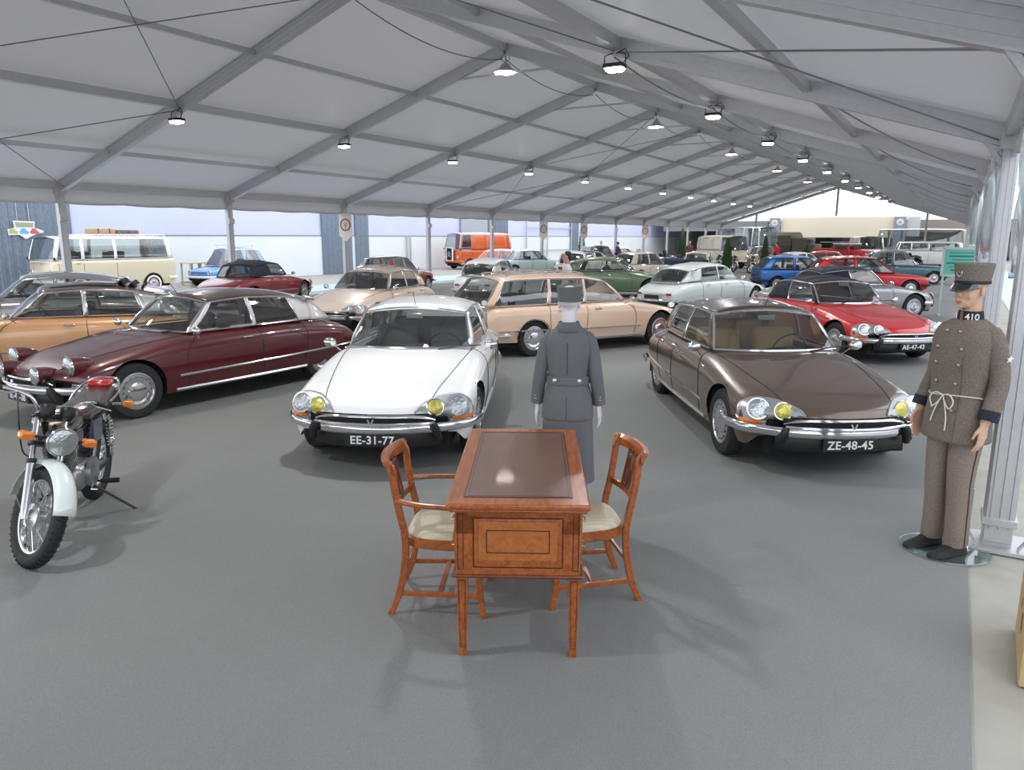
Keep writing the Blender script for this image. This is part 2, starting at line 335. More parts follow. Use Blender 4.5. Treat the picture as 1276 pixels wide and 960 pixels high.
# ---------------------------------------------------------------- vehicles
def lerp(a, b, t): return a + (b - a) * t
def interp(st, x):                                     # st: rows sorted by x descending
    rows = st
    if x >= rows[0][0]: return rows[0][1:]
    for i in range(len(rows) - 1):
        if rows[i][0] >= x >= rows[i + 1][0]:
            a, b = rows[i], rows[i + 1]; t = (a[0] - x) / (a[0] - b[0])
            p = rows[i - 1] if i else a; q = rows[i + 2] if i + 2 < len(rows) else b; o = []
            for k in range(1, len(a)):
                h = a[0] - b[0]
                ma = (b[k] - p[k]) / (p[0] - b[0]) * h if p is not a else (b[k] - a[k])
                mb_ = (q[k] - a[k]) / (a[0] - q[0]) * h if q is not b else (b[k] - a[k])
                d = b[k] - a[k]
                if d == 0 or ma * d <= 0: ma = 0
                if d == 0 or mb_ * d <= 0: mb_ = 0
                if d: ma = max(min(ma / d, 3), 0) * d; mb_ = max(min(mb_ / d, 3), 0) * d
                t2, t3 = t * t, t ** 3
                o.append((2 * t3 - 3 * t2 + 1) * a[k] + (t3 - 2 * t2 + t) * ma + (-2 * t3 + 3 * t2) * b[k] + (t3 - t2) * mb_)
            return o
    return rows[-1][1:]
class Body:
    """Closed car body lofted from stations (x, half width, bottom, widest height, top height, squareness)."""
    def __init__(s, st, arches, bowf=.36, bowr=.25, wref=.88, N=84, nose=1.9, tail=-1.9, zones=None, tuck=.06):
        s.st, s.arches, s.bowf, s.bowr, s.wref, s.nose, s.tail, s.tuck = st, arches, bowf, bowr, wref, nose, tail, tuck
        x0, x1 = st[0][0], st[-1][0]
        xs = [x0 + (x1 - x0) * (.5 - .5 * cos(pi * i / N)) * .35 + (x1 - x0) * (i / N) * .65 for i in range(N + 1)]
        for (ax, az, r) in arches: xs += [ax + r * cos(pi * k / 14) for k in range(15)]
        for z in (zones or []): xs += [z[0], z[1]]
        s.xs = sorted(set(round(x, 4) for x in xs), reverse=True)
    def sect(s, x):
        w_, zb, zm, zt, e = interp(s.st, x); pts = []
        for k in range(5):
            u = k / 5; pts.append((w_ - s.tuck * (1 - u) ** 2, zb + (zm - zb) * u))
        for k in range(15):
            a = pi / 2 * k / 14; c = max(cos(a), 0); pts.append((w_ * c ** e, zm + (zt - zm) * sin(a) ** e if a > 0 else zm))
        za = 0
        for ax, az, r in s.arches:
            if abs(x - ax) < r: za = max(za, az + sqrt(r * r - (x - ax) ** 2))
        if za > pts[0][1]:
            yy = pts[0][0]
            for a, b in zip(pts, pts[1:]):
                if a[1] <= za <= b[1]: yy = lerp(a[0], b[0], (za - a[1]) / max(b[1] - a[1], 1e-6)); break
            pts = [(yy, za) if p[1] < za else p for p in pts]
        return pts
    def warp(s, x, y):
        k = (abs(y) / s.wref) ** 2.2; o = x
        if x > s.nose: t = (x - s.nose) / (s.st[0][0] - s.nose); o -= s.bowf * k * t * (.4 + .6 * t) if t < 1 else s.bowf * k
        if x < s.tail: t = (s.tail - x) / (s.tail - s.st[-1][0]); o += s.bowr * k * t * (.4 + .6 * t)
        return o
    def mesh(s, hole=None):
        mb = MB(); S = []
        for x in s.xs:
            p = s.sect(x); full = [(s.warp(x, y), y, z) for y, z in p] + [(s.warp(x, y), -y, z) for y, z in p[-2::-1]]
            S.append(full); mb.v += full
        n = len(S[0])
        for i in range(len(S) - 1):
            xm = (s.xs[i] + s.xs[i + 1]) / 2
            for j in range(n - 1):
                a = i * n + j; ym = (S[i][j][1] + S[i][j + 1][1]) / 2; zm = (S[i][j][2] + S[i][j + 1][2]) / 2
                if hole and hole[1] < xm < hole[0] and abs(ym) < hole[2] and zm > hole[3]: continue
                mb.f.append((a, a + 1, a + n + 1, a + n))
        mb.f.append(tuple(range(n))); mb.f.append(tuple(range((len(S) - 1) * n + n - 1, (len(S) - 1) * n - 1, -1)))
        return mb
def wheel(t, x, y, r, wd=.15, cap='dome', tyre=None, white=False, red=None):
    sgn = 1 if y > 0 else -1; mx = M.Translation((x, y - sgn * wd / 2, r)) @ M.Rotation(-sgn * pi / 2, 4, 'X')
    rr = r * .66
    o = obj('wheel', MB().lathe([(.05, -wd / 2), (rr, -wd / 2), (r * .93, -wd / 2), (r * .985, -wd * .36), (r, -wd * .2), (r, wd * .2), (r * .985, wd * .36), (r * .93, wd / 2), (r * .80, wd * .52), (rr, wd * .46), (rr * .97, wd * .3), (.05, wd * .28)], mx, 32), RUBBER, t)
    if white: obj('whitewall', MB().lathe([(r * .70, wd * .5), (r * .88, wd * .53), (r * .88, wd * .55), (r * .70, wd * .54)], mx, 32, cap=False), WHITEP, o)
    rim = red or SILVER
    obj('rim', MB().lathe([(rr * .5, wd * .32), (rr * .97, wd * .34), (rr, wd * .49), (rr * .93, wd * .50), (rr * .86, wd * .38), (rr * .5, wd * .36)], mx, 32, cap=False), rim, o)
    if cap == 'dome':
        obj('hubcap', MB().lathe([(rr * .88, wd * .36), (rr * .84, wd * .46), (rr * .70, wd * .49), (rr * .64, wd * .44), (rr * .50, wd * .44), (rr * .46, wd * .52), (rr * .30, wd * .58), (.001, wd * .60)], mx, 32), CHROME, o)
        mb = MB()
        for k in range(16):
            a = 2 * pi * k / 16; mb.box((rr * .77 * cos(a), rr * .77 * sin(a), wd * .485), (.022, .008, .008), M.Rotation(a + pi / 2, 3, 'Z'), mx=mx)
        obj('hubcap_slots', mb, BLACK, o, smooth=False)
    else:
        obj('hubcap', MB().lathe([(rr * .5, wd * .40), (rr * .42, wd * .50), (.001, wd * .55)], mx, 20), CHROME, o)
    return o
def disc(c, nrm, r, h=.02, dome=.3, n=20):
    z = V(nrm).normalized(); q = z.to_track_quat('Z', 'Y').to_matrix().to_4x4(); mx = M.Translation(c) @ q
    return MB().lathe([(r, 0), (r, h * .4), (r * .8, h * (.4 + dome)), (r * .4, h * (.4 + dome * 1.7)), (.001, h * (.4 + dome * 2))], mx, n)
def ring(c, nrm, r, r2=.012, n=24):
    z = V(nrm).normalized(); q = z.to_track_quat('Z', 'Y').to_matrix().to_4x4(); mx = M.Translation(c) @ q
    return MB().tube([mx @ V((r * cos(2 * pi * k / n), r * sin(2 * pi * k / n), 0)) for k in range(n)], r2, 6, closed=True)
class Proj:
    """Drops outlines on to a body mesh so trim, lamps and shut lines sit on its real surface."""
    def __init__(s, o): 
        me = o.data; s.t = BVHTree.FromPolygons([v.co for v in me.vertices], [p.vertices for p in me.polygons])
    def hit(s, p, d):
        h = s.t.ray_cast(V(p), V(d).normalized())
        return (h[0], h[1] if h[1].dot(V(d)) < 0 else -h[1]) if h[0] else None
    def side(s, x, z, sg=1): return s.hit((x, sg * 3, z), (0, -sg, 0))
    def top(s, x, y): return s.hit((x, y, 3), (0, 0, -1))
    def front(s, y, z, d=1): return s.hit((d * 5, y, z), (-d, 0, 0))
    def line(s, hits, r, off=0, n=6, flat=1):
        P = [h[0] + h[1] * off for h in hits if h]
        return MB().tube(P, r, n) if len(P) > 1 else MB()
    def patch(s, poly, cast, off=.004, n=8):            # filled outline (2-D list), cast(a,b) -> hit
        mb = MB(); cx = sum(p[0] for p in poly) / len(poly); cy = sum(p[1] for p in poly) / len(poly); m = len(poly); R_ = []
        for q in range(n, 0, -1):
            row = []
            for p in poly:
                h = cast(lerp(cx, p[0], q / n), lerp(cy, p[1], q / n)); row.append(h[0] + h[1] * off if h else None)
            if any(r is None for r in row): return MB()
            R_.append(row)
        h = cast(cx, cy); R_.append([h[0] + h[1] * off] * m)
        return mb.rings(R_, True, False)
def rpoly(pts, n=5, r=.25):                             # rounded polygon
    out = []; m = len(pts)
    for i in range(m):
        a, b, c = V(pts[i - 1]), V(pts[i]), V(pts[(i + 1) % m]); p0 = b.lerp(a, r); p1 = b.lerp(c, r)
        for k in range(n + 1):
            t = k / n; out.append(tuple((p0 * (1 - t) ** 2 + b * 2 * t * (1 - t) + p1 * t * t)))
    return out
def green(t, ring_, bowf, bowr, crown, roofm, pillar, trimm, glass=GLASS, bulge=.02, roof_name='roof', roof_h=None, frame_r=.011, rear=True):
    """Cabin: ring_ = [(belt xyz, cantrail xyz, kind of the span up to the next key)], left side; kinds G glass, P pillar, B body panel."""
    def pane(b0, c0, b1, c1, nu=6, bl=bulge):
        b0, c0, b1, c1 = map(V, (b0, c0, b1, c1))
        def fn(u, v):
            p = b0.lerp(b1, u).lerp(c0.lerp(c1, u), v); return p + V((0, (1 if b0.y > 0 else -1) * bl * sin(pi * v), 0))
        return fn
    mirror = lambda p: (p[0], -p[1], p[2])
    pil = MB(); tr = MB(); body = MB()
    def shrink(fn, m=.02): return lambda u, v: fn(u, v)
    for sg in (1, -1):
        mm = (lambda p: p) if sg > 0 else mirror
        for k in range(len(ring_) - 1):
            b0, c0, kd = ring_[k][:3]; b1, c1 = ring_[k + 1][:2]; fn = pane(mm(b0), mm(c0), mm(b1), mm(c1))
            if kd == 'G':
                obj('side_window', MB().grid(fn, 6, 5), glass, t)
                loop = [fn(u / 6, 0) for u in range(7)] + [fn(1, v / 5) for v in range(1, 6)] + [fn(1 - u / 6, 1) for u in range(1, 7)] + [fn(0, 1 - v / 5) for v in range(1, 5)]
                obj('window_trim', MB().tube(loop, frame_r, 6, closed=True), trimm, t)
            elif kd == 'P': obj('door_pillar', MB().grid(fn, 1, 6), pillar, t, solid=.02)
            else: obj('rear_quarter_panel', MB().grid(fn, 4, 6), pillar, t, solid=.01)
    def cross(kb, kc, bow, bowt, fac, up=.012):
        def fn(u, v):
            y = lerp(1, -1, u); b = V((kb[0] + bow * (1 - abs(y) ** 2.2), kb[1] * y, kb[2])); c = V((kc[0] + bowt * (1 - abs(y) ** 2.2), kc[1] * y, kc[2] + crown * .6 * (1 - y * y)))
            return b.lerp(c, v) + V((fac * up * sin(pi * v), 0, up * .5 * sin(pi * v)))
        return fn
    f = cross(ring_[0][0], ring_[0][1], bowf, bowf * .45, 1)
    ws = obj('windshield', MB().grid(f, 12, 6), glass, t)
    def border(f, r, n=12):
        return MB().tube([f(u / n, 0) for u in range(n + 1)] + [f(1, v / 6) for v in range(1, 7)] + [f(1 - u / n, 1) for u in range(1, n + 1)] + [f(0, 1 - v / 6) for v in range(1, 6)], r, 6, closed=True)
    obj('windshield_frame', border(f, .018 if frame_r < .015 else frame_r), trimm, t)
    if rear:
        f2 = cross(ring_[-1][0], ring_[-1][1], -bowr, -bowr * .5, -1)
        obj('rear_window', MB().grid(f2, 12, 6), glass, t); obj('rear_window_frame', border(f2, .014), trimm, t)
    # roof
    keys = [r[1] for r in ring_]; xs = [k[0] for k in keys]; n = 18; x0, x1 = xs[0], xs[-1]; rows = [(k[0], k[1], k[2]) for k in keys]
    uniq = [rows[0]]
    for r_ in rows[1:]:
        if r_[0] < uniq[-1][0] - 1e-4: uniq.append(r_)
    def rf(u, v):
        x = lerp(x0, x1, u); w_, z = interp(uniq, x); y = lerp(1, -1, v); yy = w_ * y
        h = (roof_h(u) if roof_h else crown * (.6 + .4 * sin(pi * u)))
        bx = bowf * .45 * (1 - abs(y) ** 2.2) * max(0, 1 - u * 3) - bowr * .5 * (1 - abs(y) ** 2.2) * max(0, u * 3 - 2)
        return (x + bx, yy, z + h * (1 - abs(y) ** 2.6))
    mbr = MB().grid(rf, n, 16)
    ro = obj(roof_name, mbr, roofm, t, solid=.02)
    for y in (1, -1): obj('roof_gutter', MB().tube([(rf(u / 16, 0 if y > 0 else 1)) for u in range(17)], .016, 6), trimm, t)
    return rf, ro
def cabin(t, x0, x1, w_, seatm, z0=.25, seats=((.15), (-.85)), wheel_side=1, zs=.42, dash=True, back=1.0):
    obj('cabin_tub', MB().box(((x0 + x1) / 2, 0, z0 + .02), (x0 - x1, w_ * 2, .04)).box(((x0 + x1) / 2, w_, z0 + .27), (x0 - x1, .04, .54)).box(((x0 + x1) / 2, -w_, z0 + .27), (x0 - x1, .04, .54)).box((x1, 0, z0 + .28), (.04, 2 * w_, .56)).box((x0, 0, z0 + .28), (.04, 2 * w_, .56)), mat('dark_interior', (.035, .034, .034), .8), t, smooth=False)
    for k, x in enumerate(seats):
        if k == 0: ys = (-.34, .34); sw = .52
        else: ys = (0,); sw = 1.22
        for y in ys:
            s_ = obj('seat', MB().box((x, y, zs), (.5, sw, .16)), seatm, t, bevel=.05)
            obj('backrest', MB().box((x - .30, y, zs + .05 + (back - zs) / 2), (.14, sw, back - zs + .1), M.Rotation(-.22, 3, 'Y')), seatm, s_, bevel=.05)
    if dash:
        obj('dashboard', MB().box((x0 - .12, 0, .84), (.34, w_ * 1.9, .14)), BLACK, t, bevel=.05)
        c = V((x0 - .45, .34 * wheel_side, .90)); obj('steering_wheel', ring(c, (-1, 0, .5), .19, .011).tube([c + V((0, 0, 0)), (x0 - .15, .34 * wheel_side, .72)], .015, 6).tube([c + V((0, -.18, 0)), c, c + V((0, .18, 0))], .009, 5), BLACK, t)
def plate(t, s, x, z, d=1, m=BLACK, w_=.50, col=WHITEP, h=.11, y=0, tilt=0):
    p = obj('licence_plate', MB().box((x, y, z), (.012, w_, h)), m, t, smooth=False, bevel=.003)
    if s: text(s, 'plate_lettering', col, p, frame((x + d * .008, y, z), (0, d, 0), (0, 0, 1)), h * .98, .002, .0015, 1.05)
    return p
def underside(t, L0, L1, w_, arches, hw, z0=.2, z1=.55):
    mb = MB().box(((L0 + L1) / 2, 0, (z0 + z1) / 2), (L0 - L1, w_ * 2, z1 - z0))
    for ax, az, r in arches:
        for sg in (1, -1):
            n = 12; a = [(ax + (r + .02) * cos(pi * k / n), az + (r + .02) * sin(pi * k / n)) for k in range(n + 1)]
            mb.grid(lambda u, v: (a[round(u * n)][0], sg * lerp(w_ - .08, hw, v), a[round(u * n)][1]), n, 1)
    return obj('underside', mb, UNDER, t, smooth=False)

DS_ST = [(2.42, .80, .36, .47, .57, .5), (2.38, .84, .31, .48, .625, .52), (2.25, .865, .27, .49, .675, .52), (2.0, .885, .25, .50, .745, .50), (1.53, .905, .24, .54, .835, .46), (1.1, .905, .235, .57, .91, .44),
         (.75, .90, .235, .59, .945, .42), (0, .885, .235, .60, .955, .40), (-.8, .855, .24, .60, .95, .40), (-1.5, .80, .26, .60, .92, .46), (-1.9, .755, .29, .58, .865, .52), (-2.2, .70, .32, .56, .78, .56), (-2.38, .65, .35, .54, .70, .58), (-2.44, .60, .40, .52, .62, .6)]
DS_AR = [(1.53, .34, .385)]
def ds(label, x, y, hd, paintm, roofm, seatm, kind='saloon', lights='new', num='', trimm=None, pillar=None, strip=True, sc_=.943, cat='car', group=None, rearplate=None, lensm=(None, None), cname='saloon_car', fill=None, leds=True, amber='side'):
    """Streamlined front-drive saloon: kinds saloon, estate, convertible."""
    t = thing(cname, label, cat, (0, 0, 0), 0, group)
    chrome = trimm or CHROME; pillar = pillar or paintm
    st = DS_ST
    if kind == 'estate': st = DS_ST[:9] + [(-1.5, .83, .26, .60, .955, .36), (-1.9, .81, .28, .60, .96, .36), (-2.3, .79, .30, .58, .96, .36), (-2.50, .75, .33, .56, .86, .42), (-2.56, .73, .36, .54, .80, .45)]
    ar = DS_AR + ([(-1.50, .34, .34)] if kind in ('estate', 'cabrio') else [])
    B = Body(st, ar, .36, .10 if kind == 'estate' else .25, .88)
    hole = (.66, -2.2 if kind == 'estate' else -1.52, .62 if kind == 'estate' else .60, .8)
    bo = obj('body', B.mesh(hole), paintm, t, angle=50)
    P = Proj(bo)
    underside(t, 2.2, -2.2, .66, ar, .86)
    cabin(t, .75, -1.55, .64, seatm, back=1.0 if kind in ('saloon', 'estate') else .84)
    for sx, sy, cap in ((1.53, .875, 'dome'), (-1.50, .80 if kind == 'estate' else .735, 'dome')):
        for sg in (1, -1): wheel(t, sx, sg * sy, .34, .16, cap)
    # cabin
    if kind in ('saloon', 'estate'):
        bz = .952
        if kind == 'saloon':
            rg = [((.70, .69, bz), (.32, .585, 1.295), 'P'), ((.63, .71, bz), (.27, .595, 1.305), 'G'), ((-.28, .735, bz), (-.25, .605, 1.335), 'P'), ((-.33, .735, bz), (-.30, .605, 1.335), 'G'),
                  ((-1.12, .69, bz - .005), (-.98, .575, 1.295), 'B'), ((-1.40, .645, bz - .02), (-1.42, .545, 1.215), 'P'), ((-1.86, .52, .905), (-1.46, .53, 1.205), 'P')]
            rf, ro = green(t, rg, .16, .16, .10, roofm, pillar, chrome, roof_h=lambda u: .10 * (.55 + .45 * sin(pi * min(1, u * .8 + .2))))
        else:
            rg = [((.70, .69, bz), (.32, .585, 1.295), 'P'), ((.63, .71, bz), (.27, .595, 1.305), 'G'), ((-.28, .735, bz), (-.25, .615, 1.385), 'P'), ((-.33, .735, bz), (-.30, .615, 1.385), 'G'),
                  ((-1.10, .72, bz), (-1.05, .62, 1.40), 'P'), ((-1.16, .72, bz), (-1.11, .62, 1.40), 'G'), ((-2.30, .71, .95), (-2.02, .60, 1.385), 'B'), ((-2.47, .68, .945), (-2.12, .57, 1.375), 'P')]
            rf, ro = green(t, rg, .16, .06, .09, roofm, pillar, chrome)
    elif kind in ('convertible', 'cabrio'):
        bz = .945; topm = roofm
        rg = [((.68, .68, bz), (.33, .60, 1.28), 'P'), ((.61, .70, bz), (.28, .61, 1.29), 'G'), ((-.30, .72, bz), (-.38, .60, 1.32), 'B'), ((-1.15, .66, bz - .01), (-.98, .55, 1.26), 'B'), ((-1.32, .55, bz - .01), (-1.06, .48, 1.23), 'P')]
        rf, ro = green(t, rg, .16, .10, .09, topm, topm, chrome if kind == 'convertible' else topm, roof_name='soft_top', frame_r=.012)
        mbt = MB()
        for u in (.25, .5, .75): mbt.tube([V(rf(u, v / 12)) + V((0, 0, .008)) for v in range(13)], .012, 5)
        obj('top_bows', mbt, topm, t)
    # shut lines
    gap = MB(); DKG = mat('shut_line', (.015, .015, .015), .8)
    if kind in ('saloon', 'estate'): sides = ([(.62, .93), (.80, .80), (.86, .6), (.84, .30)], [(-.31, .93), (-.33, .6), (-.34, .27)], [(-1.13, .93), (-1.17, .75), (-1.14, .5), (-1.05, .28)])
    else: sides = ([(.60, .92), (.80, .80), (.86, .6), (.84, .30)], [(-.55, .92), (-.62, .6), (-.6, .28)])
    for sg in (1, -1):
        for l in sides:
            pts = spline([(a, b, 0) for a, b in l], 6); gap.tube([h[0] for h in (P.side(p.x, p.y, sg) for p in pts) if h], .006, 5)
        hl = [h[0] for h in (P.top(xx, sg * yy) for xx, yy in [(lerp(.70, 2.30, k / 20), lerp(.70, .49, (k / 20) ** 1.3)) for k in range(21)]) if h]
        if len(hl) > 2: gap.tube(hl, .005, 5)
    tl = [h[0] for h in (P.top(-1.95, yy / 10 * .52) for yy in range(-10, 11)) if h]
    if len(tl) > 2 and kind != 'estate': gap.tube(tl, .005, 5)
    obj('shut_lines', gap, DKG, t)
    # sill and side strip
    for sg in (1, -1): obj('sill_trim', MB().tube([h[0] + h[1] * .004 for h in (P.side(lerp(1.02, -1.15, k / 14), .27, sg) for k in range(15)) if h], .022, 6), SILVER if strip else paintm, t)
    if strip:
        for sg in (1, -1): obj('side_strip', MB().tube([h[0] + h[1] * .003 for h in (P.side(lerp(.98, -2.25, k / 24), lerp(.45, .50, k / 24), sg) for k in range(25)) if h], .017, 6), CHROME, t)
    for xx in ((-.08, -.93) if kind in ('saloon', 'estate') else (-.33,)):
        for sg in (1, -1):
            h = P.side(xx, .83, sg)
            if h: obj('door_handle', MB().bar(h[0] + V((-.08, sg * .022, 0)), h[0] + V((.08, sg * .022, 0)), .02, .022).ball(h[0] + V((.05, sg * .008, 0)), (.02, .02, .015)).ball(h[0] + V((-.05, sg * .008, 0)), (.02, .02, .015)), CHROME, t, bevel=.004)
    # front bumper with central opening, apron and plate
    def bx(yv, base=2.46): return base - .40 * (abs(yv) / .90) ** 2.3
    ys = [-.93 + 1.86 * k / 30 for k in range(31)]
    path = [(bx(v), v, .435) for v in ys]; path = [(1.80, -.935, .45), (1.93, -.935, .445)] + path[1:-1] + [(1.93, .935, .445), (1.80, .935, .45)]
    obj('front_bumper', MB().tube(path, .045, 10, flat=.62), CHROME, t)
    y2 = [-.56 + 1.12 * k / 16 for k in range(17)]
    obj('grille_lip', MB().tube([(bx(v, 2.455), v, .555 - .05 * (abs(v) / .56) ** 6) for v in y2], .014, 8).tube([(bx(v, 2.50), v, .487) for v in y2], .016, 8), CHROME, t)
    obj('grille_opening', MB().tube([(bx(v, 2.44), v, .52) for v in y2], .04, 8, flat=.6), UNDER, t)
    obj('emblem', MB().prism([(-.032, .03), (-.018, .03), (0, -.012), (.018, .03), (.032, .03), (0, -.045)], 0, .012, M(((0, 1, 0, 2.502), (1, 0, 0, 0), (0, 0, 1, .51), (0, 0, 0, 1)))), SILVER, t, smooth=False)
    y3 = [-.60 + 1.2 * k / 16 for k in range(17)]
    obj('front_apron', MB().tube([(bx(v, 2.40), v, .325) for v in y3], .078, 10, flat=.3), BLACK, t)
    for sg in (1, -1): obj('overrider', MB().tube([(bx(.56, 2.51), sg * .56, .48), (bx(.58, 2.525), sg * .575, .43), (bx(.60, 2.49), sg * .60, .33)], [.03, .042, .035], 8), BLACK, t)
    plate(t, num, 2.465, .335, 1)
    # rear bumper, lamps and plate
    xr = -2.60 if kind == 'estate' else -2.47; wr = .80 if kind == 'estate' else .74
    obj('rear_bumper', MB().tube([(xr + .55, -wr - .05, .42)] + [(xr + .22 * (abs(v)) ** 2.2, v * wr, .42) for v in [-1 + k / 8 for k in range(17)]] + [(xr + .55, wr + .05, .42)], .04, 10, flat=.6), CHROME, t)
    obj('rear_apron', MB().box((xr + .12, 0, .33), (.1, 1.1, .14)), BLACK, t, bevel=.02)
    plate(t, rearplate or num, xr - .0, .52 if kind != 'estate' else .5, -1)
    for sg in (1, -1):
        rl = MB(); rt = MB()
        if kind == 'estate':
            rt.box((-2.52, sg * .735, .66), (.09, .06, .40)); 
            for q in range(4): rl.box((-2.57, sg * .735, .52 + .09 * q), (.03, .05, .07))
        else:
            h = P.front(sg * .50, .60, -1)
            if h: rl.box((h[0].x + .01, sg * .50, .60), (.05, .18, .06))
            if kind == 'saloon': rt.tube([(-1.28, sg * .63, 1.27), (-1.50, sg * .60, 1.235)], [.045, .028], 8)
        if rl.v: obj('tail_lamp', rl, REDL, t, bevel=.008)
        if rt.v: obj('roof_trumpet' if kind == 'saloon' else 'tail_lamp_column', rt, SILVER, t, bevel=.008)
    # head lamps
    l1 = lensm[0] or LENS; l2 = lensm[1] or LENS
    for sg in (1, -1):
        if lights == 'new':
            d = V((1, 0, .35)).normalized()
            poly = rpoly([(.36, .500), (.42, .60), (.56, .715), (.73, .765), (.865, .715), (.885, .575), (.84, .505)], 5, .35)
            def cast(a, b): return P.hit(V((2.2, sg * a, b)) + V((2, 0, .7)), (-1, 0, -.35))
            pod = P.patch(poly, cast, .006, 6)
            if pod.v:
                po = obj('headlight', pod, mat('headlight_bowl', (.42, .44, .45), .35, .6), t)
                ol = [cast(*p) for p in poly]; obj('headlight_rim', MB().tube([h[0] + h[1] * .006 for h in ol if h], .008, 6, closed=True), SILVER if leds else paintm, po)
                for yy, zz, r_, lm in ((.745, .630, .098, l1), (.555, .590, .078, l2)):
                    h = cast(yy, zz)
                    if h:
                        nn = (h[1] + V((1.2, 0, .1))).normalized(); c = h[0] + nn * .004
                        obj('lamp', disc(c, nn, r_, .03), lm, po); obj('lamp_bezel', ring(c + nn * .012, nn, r_, .008), CHROME, po)
        else:
            for yy, zz, xx, r_, nm in ((.66, .71, 2.16, .112, 'headlight'), (.42, .62, 2.42, .092, 'fog_lamp')):
                c = V((xx, sg * yy, zz))
                o = obj(nm, MB().lathe([(.02, -.28), (r_ * .6, -.22), (r_ * .95, -.10), (r_, 0), (r_ * 1.04, .01), (r_ * 1.04, .03), (r_ * .9, .035)], M.Translation(c) @ M.Rotation(pi / 2, 4, 'Y'), 20), paintm, t)
                obj('lamp_lens', disc(c + V((.03, 0, 0)), (1, 0, 0), r_ * .92, .03), LENS, o); obj('lamp_bezel', ring(c + V((.03, 0, 0)), (1, 0, 0), r_ * .98, .013), CHROME, o)
        h = P.hit((4, sg * .80, .50), (-1, 0, 0)) if True else None
        if h:
            c = h[0] + V((.01, 0, .0)); o = obj('indicator', MB().tube([(c.x + .03, sg * .70, .498), (c.x - .0, sg * .80, .498), (c.x - .10, sg * .87, .498)], .021, 8, flat=1.4), AMBER if lights == 'new' else LENS, t)
            obj('indicator_bezel', MB().tube([(c.x + .05, sg * .68, .474), (c.x, sg * .80, .474), (c.x - .12, sg * .88, .474)], .008, 6), CHROME, o)
        h = P.side(.62, .88, sg)
        if h:
            c = h[0] + V((.10, sg * .10, .11)); o = obj('side_mirror', MB().ball(c, (.045, .075, .055), n=12, m=8), CHROME, t); obj('mirror_stalk', MB().tube([h[0], h[0] + V((.06, sg * .05, .06)), c], .008, 6), CHROME, o)
    for yy in (-.30, .34):
        h = P.top(.86, yy)
        if h: obj('wiper', MB().tube([h[0] + V((-.02, 0, .01)), h[0] + V((-.03, .25, .045)), h[0] + V((-.06, .48, .055))], .007, 5), BLACK, t)
    if kind == 'saloon': obj('roof_aerial', MB().tube([rf(.02, .5), V(rf(.02, .5)) + V((.10, .0, .16))], .004, 5), BLACK, t)
    obj('rear_view_mirror', MB().box((.42, 0, 1.27), (.03, .20, .06)), SILVER, t, bevel=.01)
    t.location = (x, y, 0); t.rotation_euler = (0, 0, R(hd)); t.scale = (sc_,) * 3
    return t, P, rf
def roof_rack(t, rf, x0=.2, x1=.9, w_=.55, m=None, h=.06):
    mb = MB()
    zs = lambda u, v: V(rf(u, v))
    for v in (.12, .88): mb.tube([zs(u / 10, v) + V((0, 0, h)) for u in range(2, 10)], .012, 6)
    for u in (.2, .38, .56, .74, .9):
        mb.tube([zs(u, v / 10) + V((0, 0, h)) for v in range(1, 10)], .010, 6)
        for v in (.14, .86): mb.tube([zs(u, v), zs(u, v) + V((0, 0, h))], .009, 5)
    return obj('roof_rack', mb, m or CHROME, t)
# ---------------------------------------------------------------- the streamlined saloons
WHT = paint('white', (.82, .83, .82)); BRN = paint('bronze_brown', (.125, .085, .060), .35); MAR = paint('maroon', (.085, .004, .010)); REDP = paint('signal_red', (.62, .005, .010)); GOLD = paint('copper_gold', (.68, .38, .19), .2)
PCH = paint('peach_cream', (.80, .57, .42)); PNK = paint('pale_rose_cream', (.84, .68, .56)); ICE = paint('ice_white', (.76, .82, .80)); GRYP = paint('metallic_grey', (.28, .27, .27), .5); CRM = paint('cream', (.80, .76, .62))
BRD = paint('roof_brown', (.075, .052, .042), .3); MRD = paint('roof_dark_brown', (.065, .040, .038), .2); GRF = paint('roof_grey_brown', (.13, .10, .10), .4); NAVY = mat('navy_canvas', (.010, .014, .026), .75, bump=(200, .2))
TAN = mat('tan_velour', (.46, .28, .11), .9); GREYS = mat('grey_cloth_seat', (.16, .16, .17), .9); SEATC = mat('taupe_seat', (.15, .12, .10), .85)
ds('white streamlined saloon with plate EE-31-77 behind the desk', -5.24, 6.83, -63.6, WHT, WHT, GREYS, num='EE-31-77', strip=False, lensm=(LENS, LENSY))
ds('bronze brown streamlined saloon with plate ZE-48-45', -1.94, 8.63, -55.7, BRN, BRD, TAN, num='ZE-48-45', lensm=(LENS, LENSY))
ds('dark maroon streamlined saloon with separate round head lamps', -8.6, 6.45, -93.1, MAR, MRD, SEATC, num='IE-47-38', lights='old', pillar=paint('pale_pillar', (.70, .68, .66)))
ds('bright red convertible with black soft top and plate AE-47', -2.03, 15.25, -48.2, REDP, NAVY, DARKSEAT, kind='convertible', num='AE-47-43', strip=False, cname='convertible_car')
t_, P_, rf_ = ds('copper gold streamlined saloon with dark roof parked beside the maroon saloon', -11.64, 6.42, -128, GOLD, GRF, GREYS, pillar=SILVER)
fc_ = MB().grid(lambda u, v: V((lerp(-.75, -1.12, u), lerp(-.42, .42, v), 1.415 + .05 * sin(u * 14) + .02 * sin(v * 19 + u * 6) - .08 * u)), 16, 20)
obj('folded_roof_cloth', fc_, mat('black_canvas', (.02, .019, .022), .8), t_, solid=.02); obj('open_roof_panel', MB().grid(lambda u, v: V((lerp(.20, -.72, u), lerp(-.45, .45, v), rf_(lerp(.08, .55, u), .5)[2] + .006 - .03 * abs(v * 2 - 1) ** 2)), 10, 10), MAT['black_canvas'], t_)
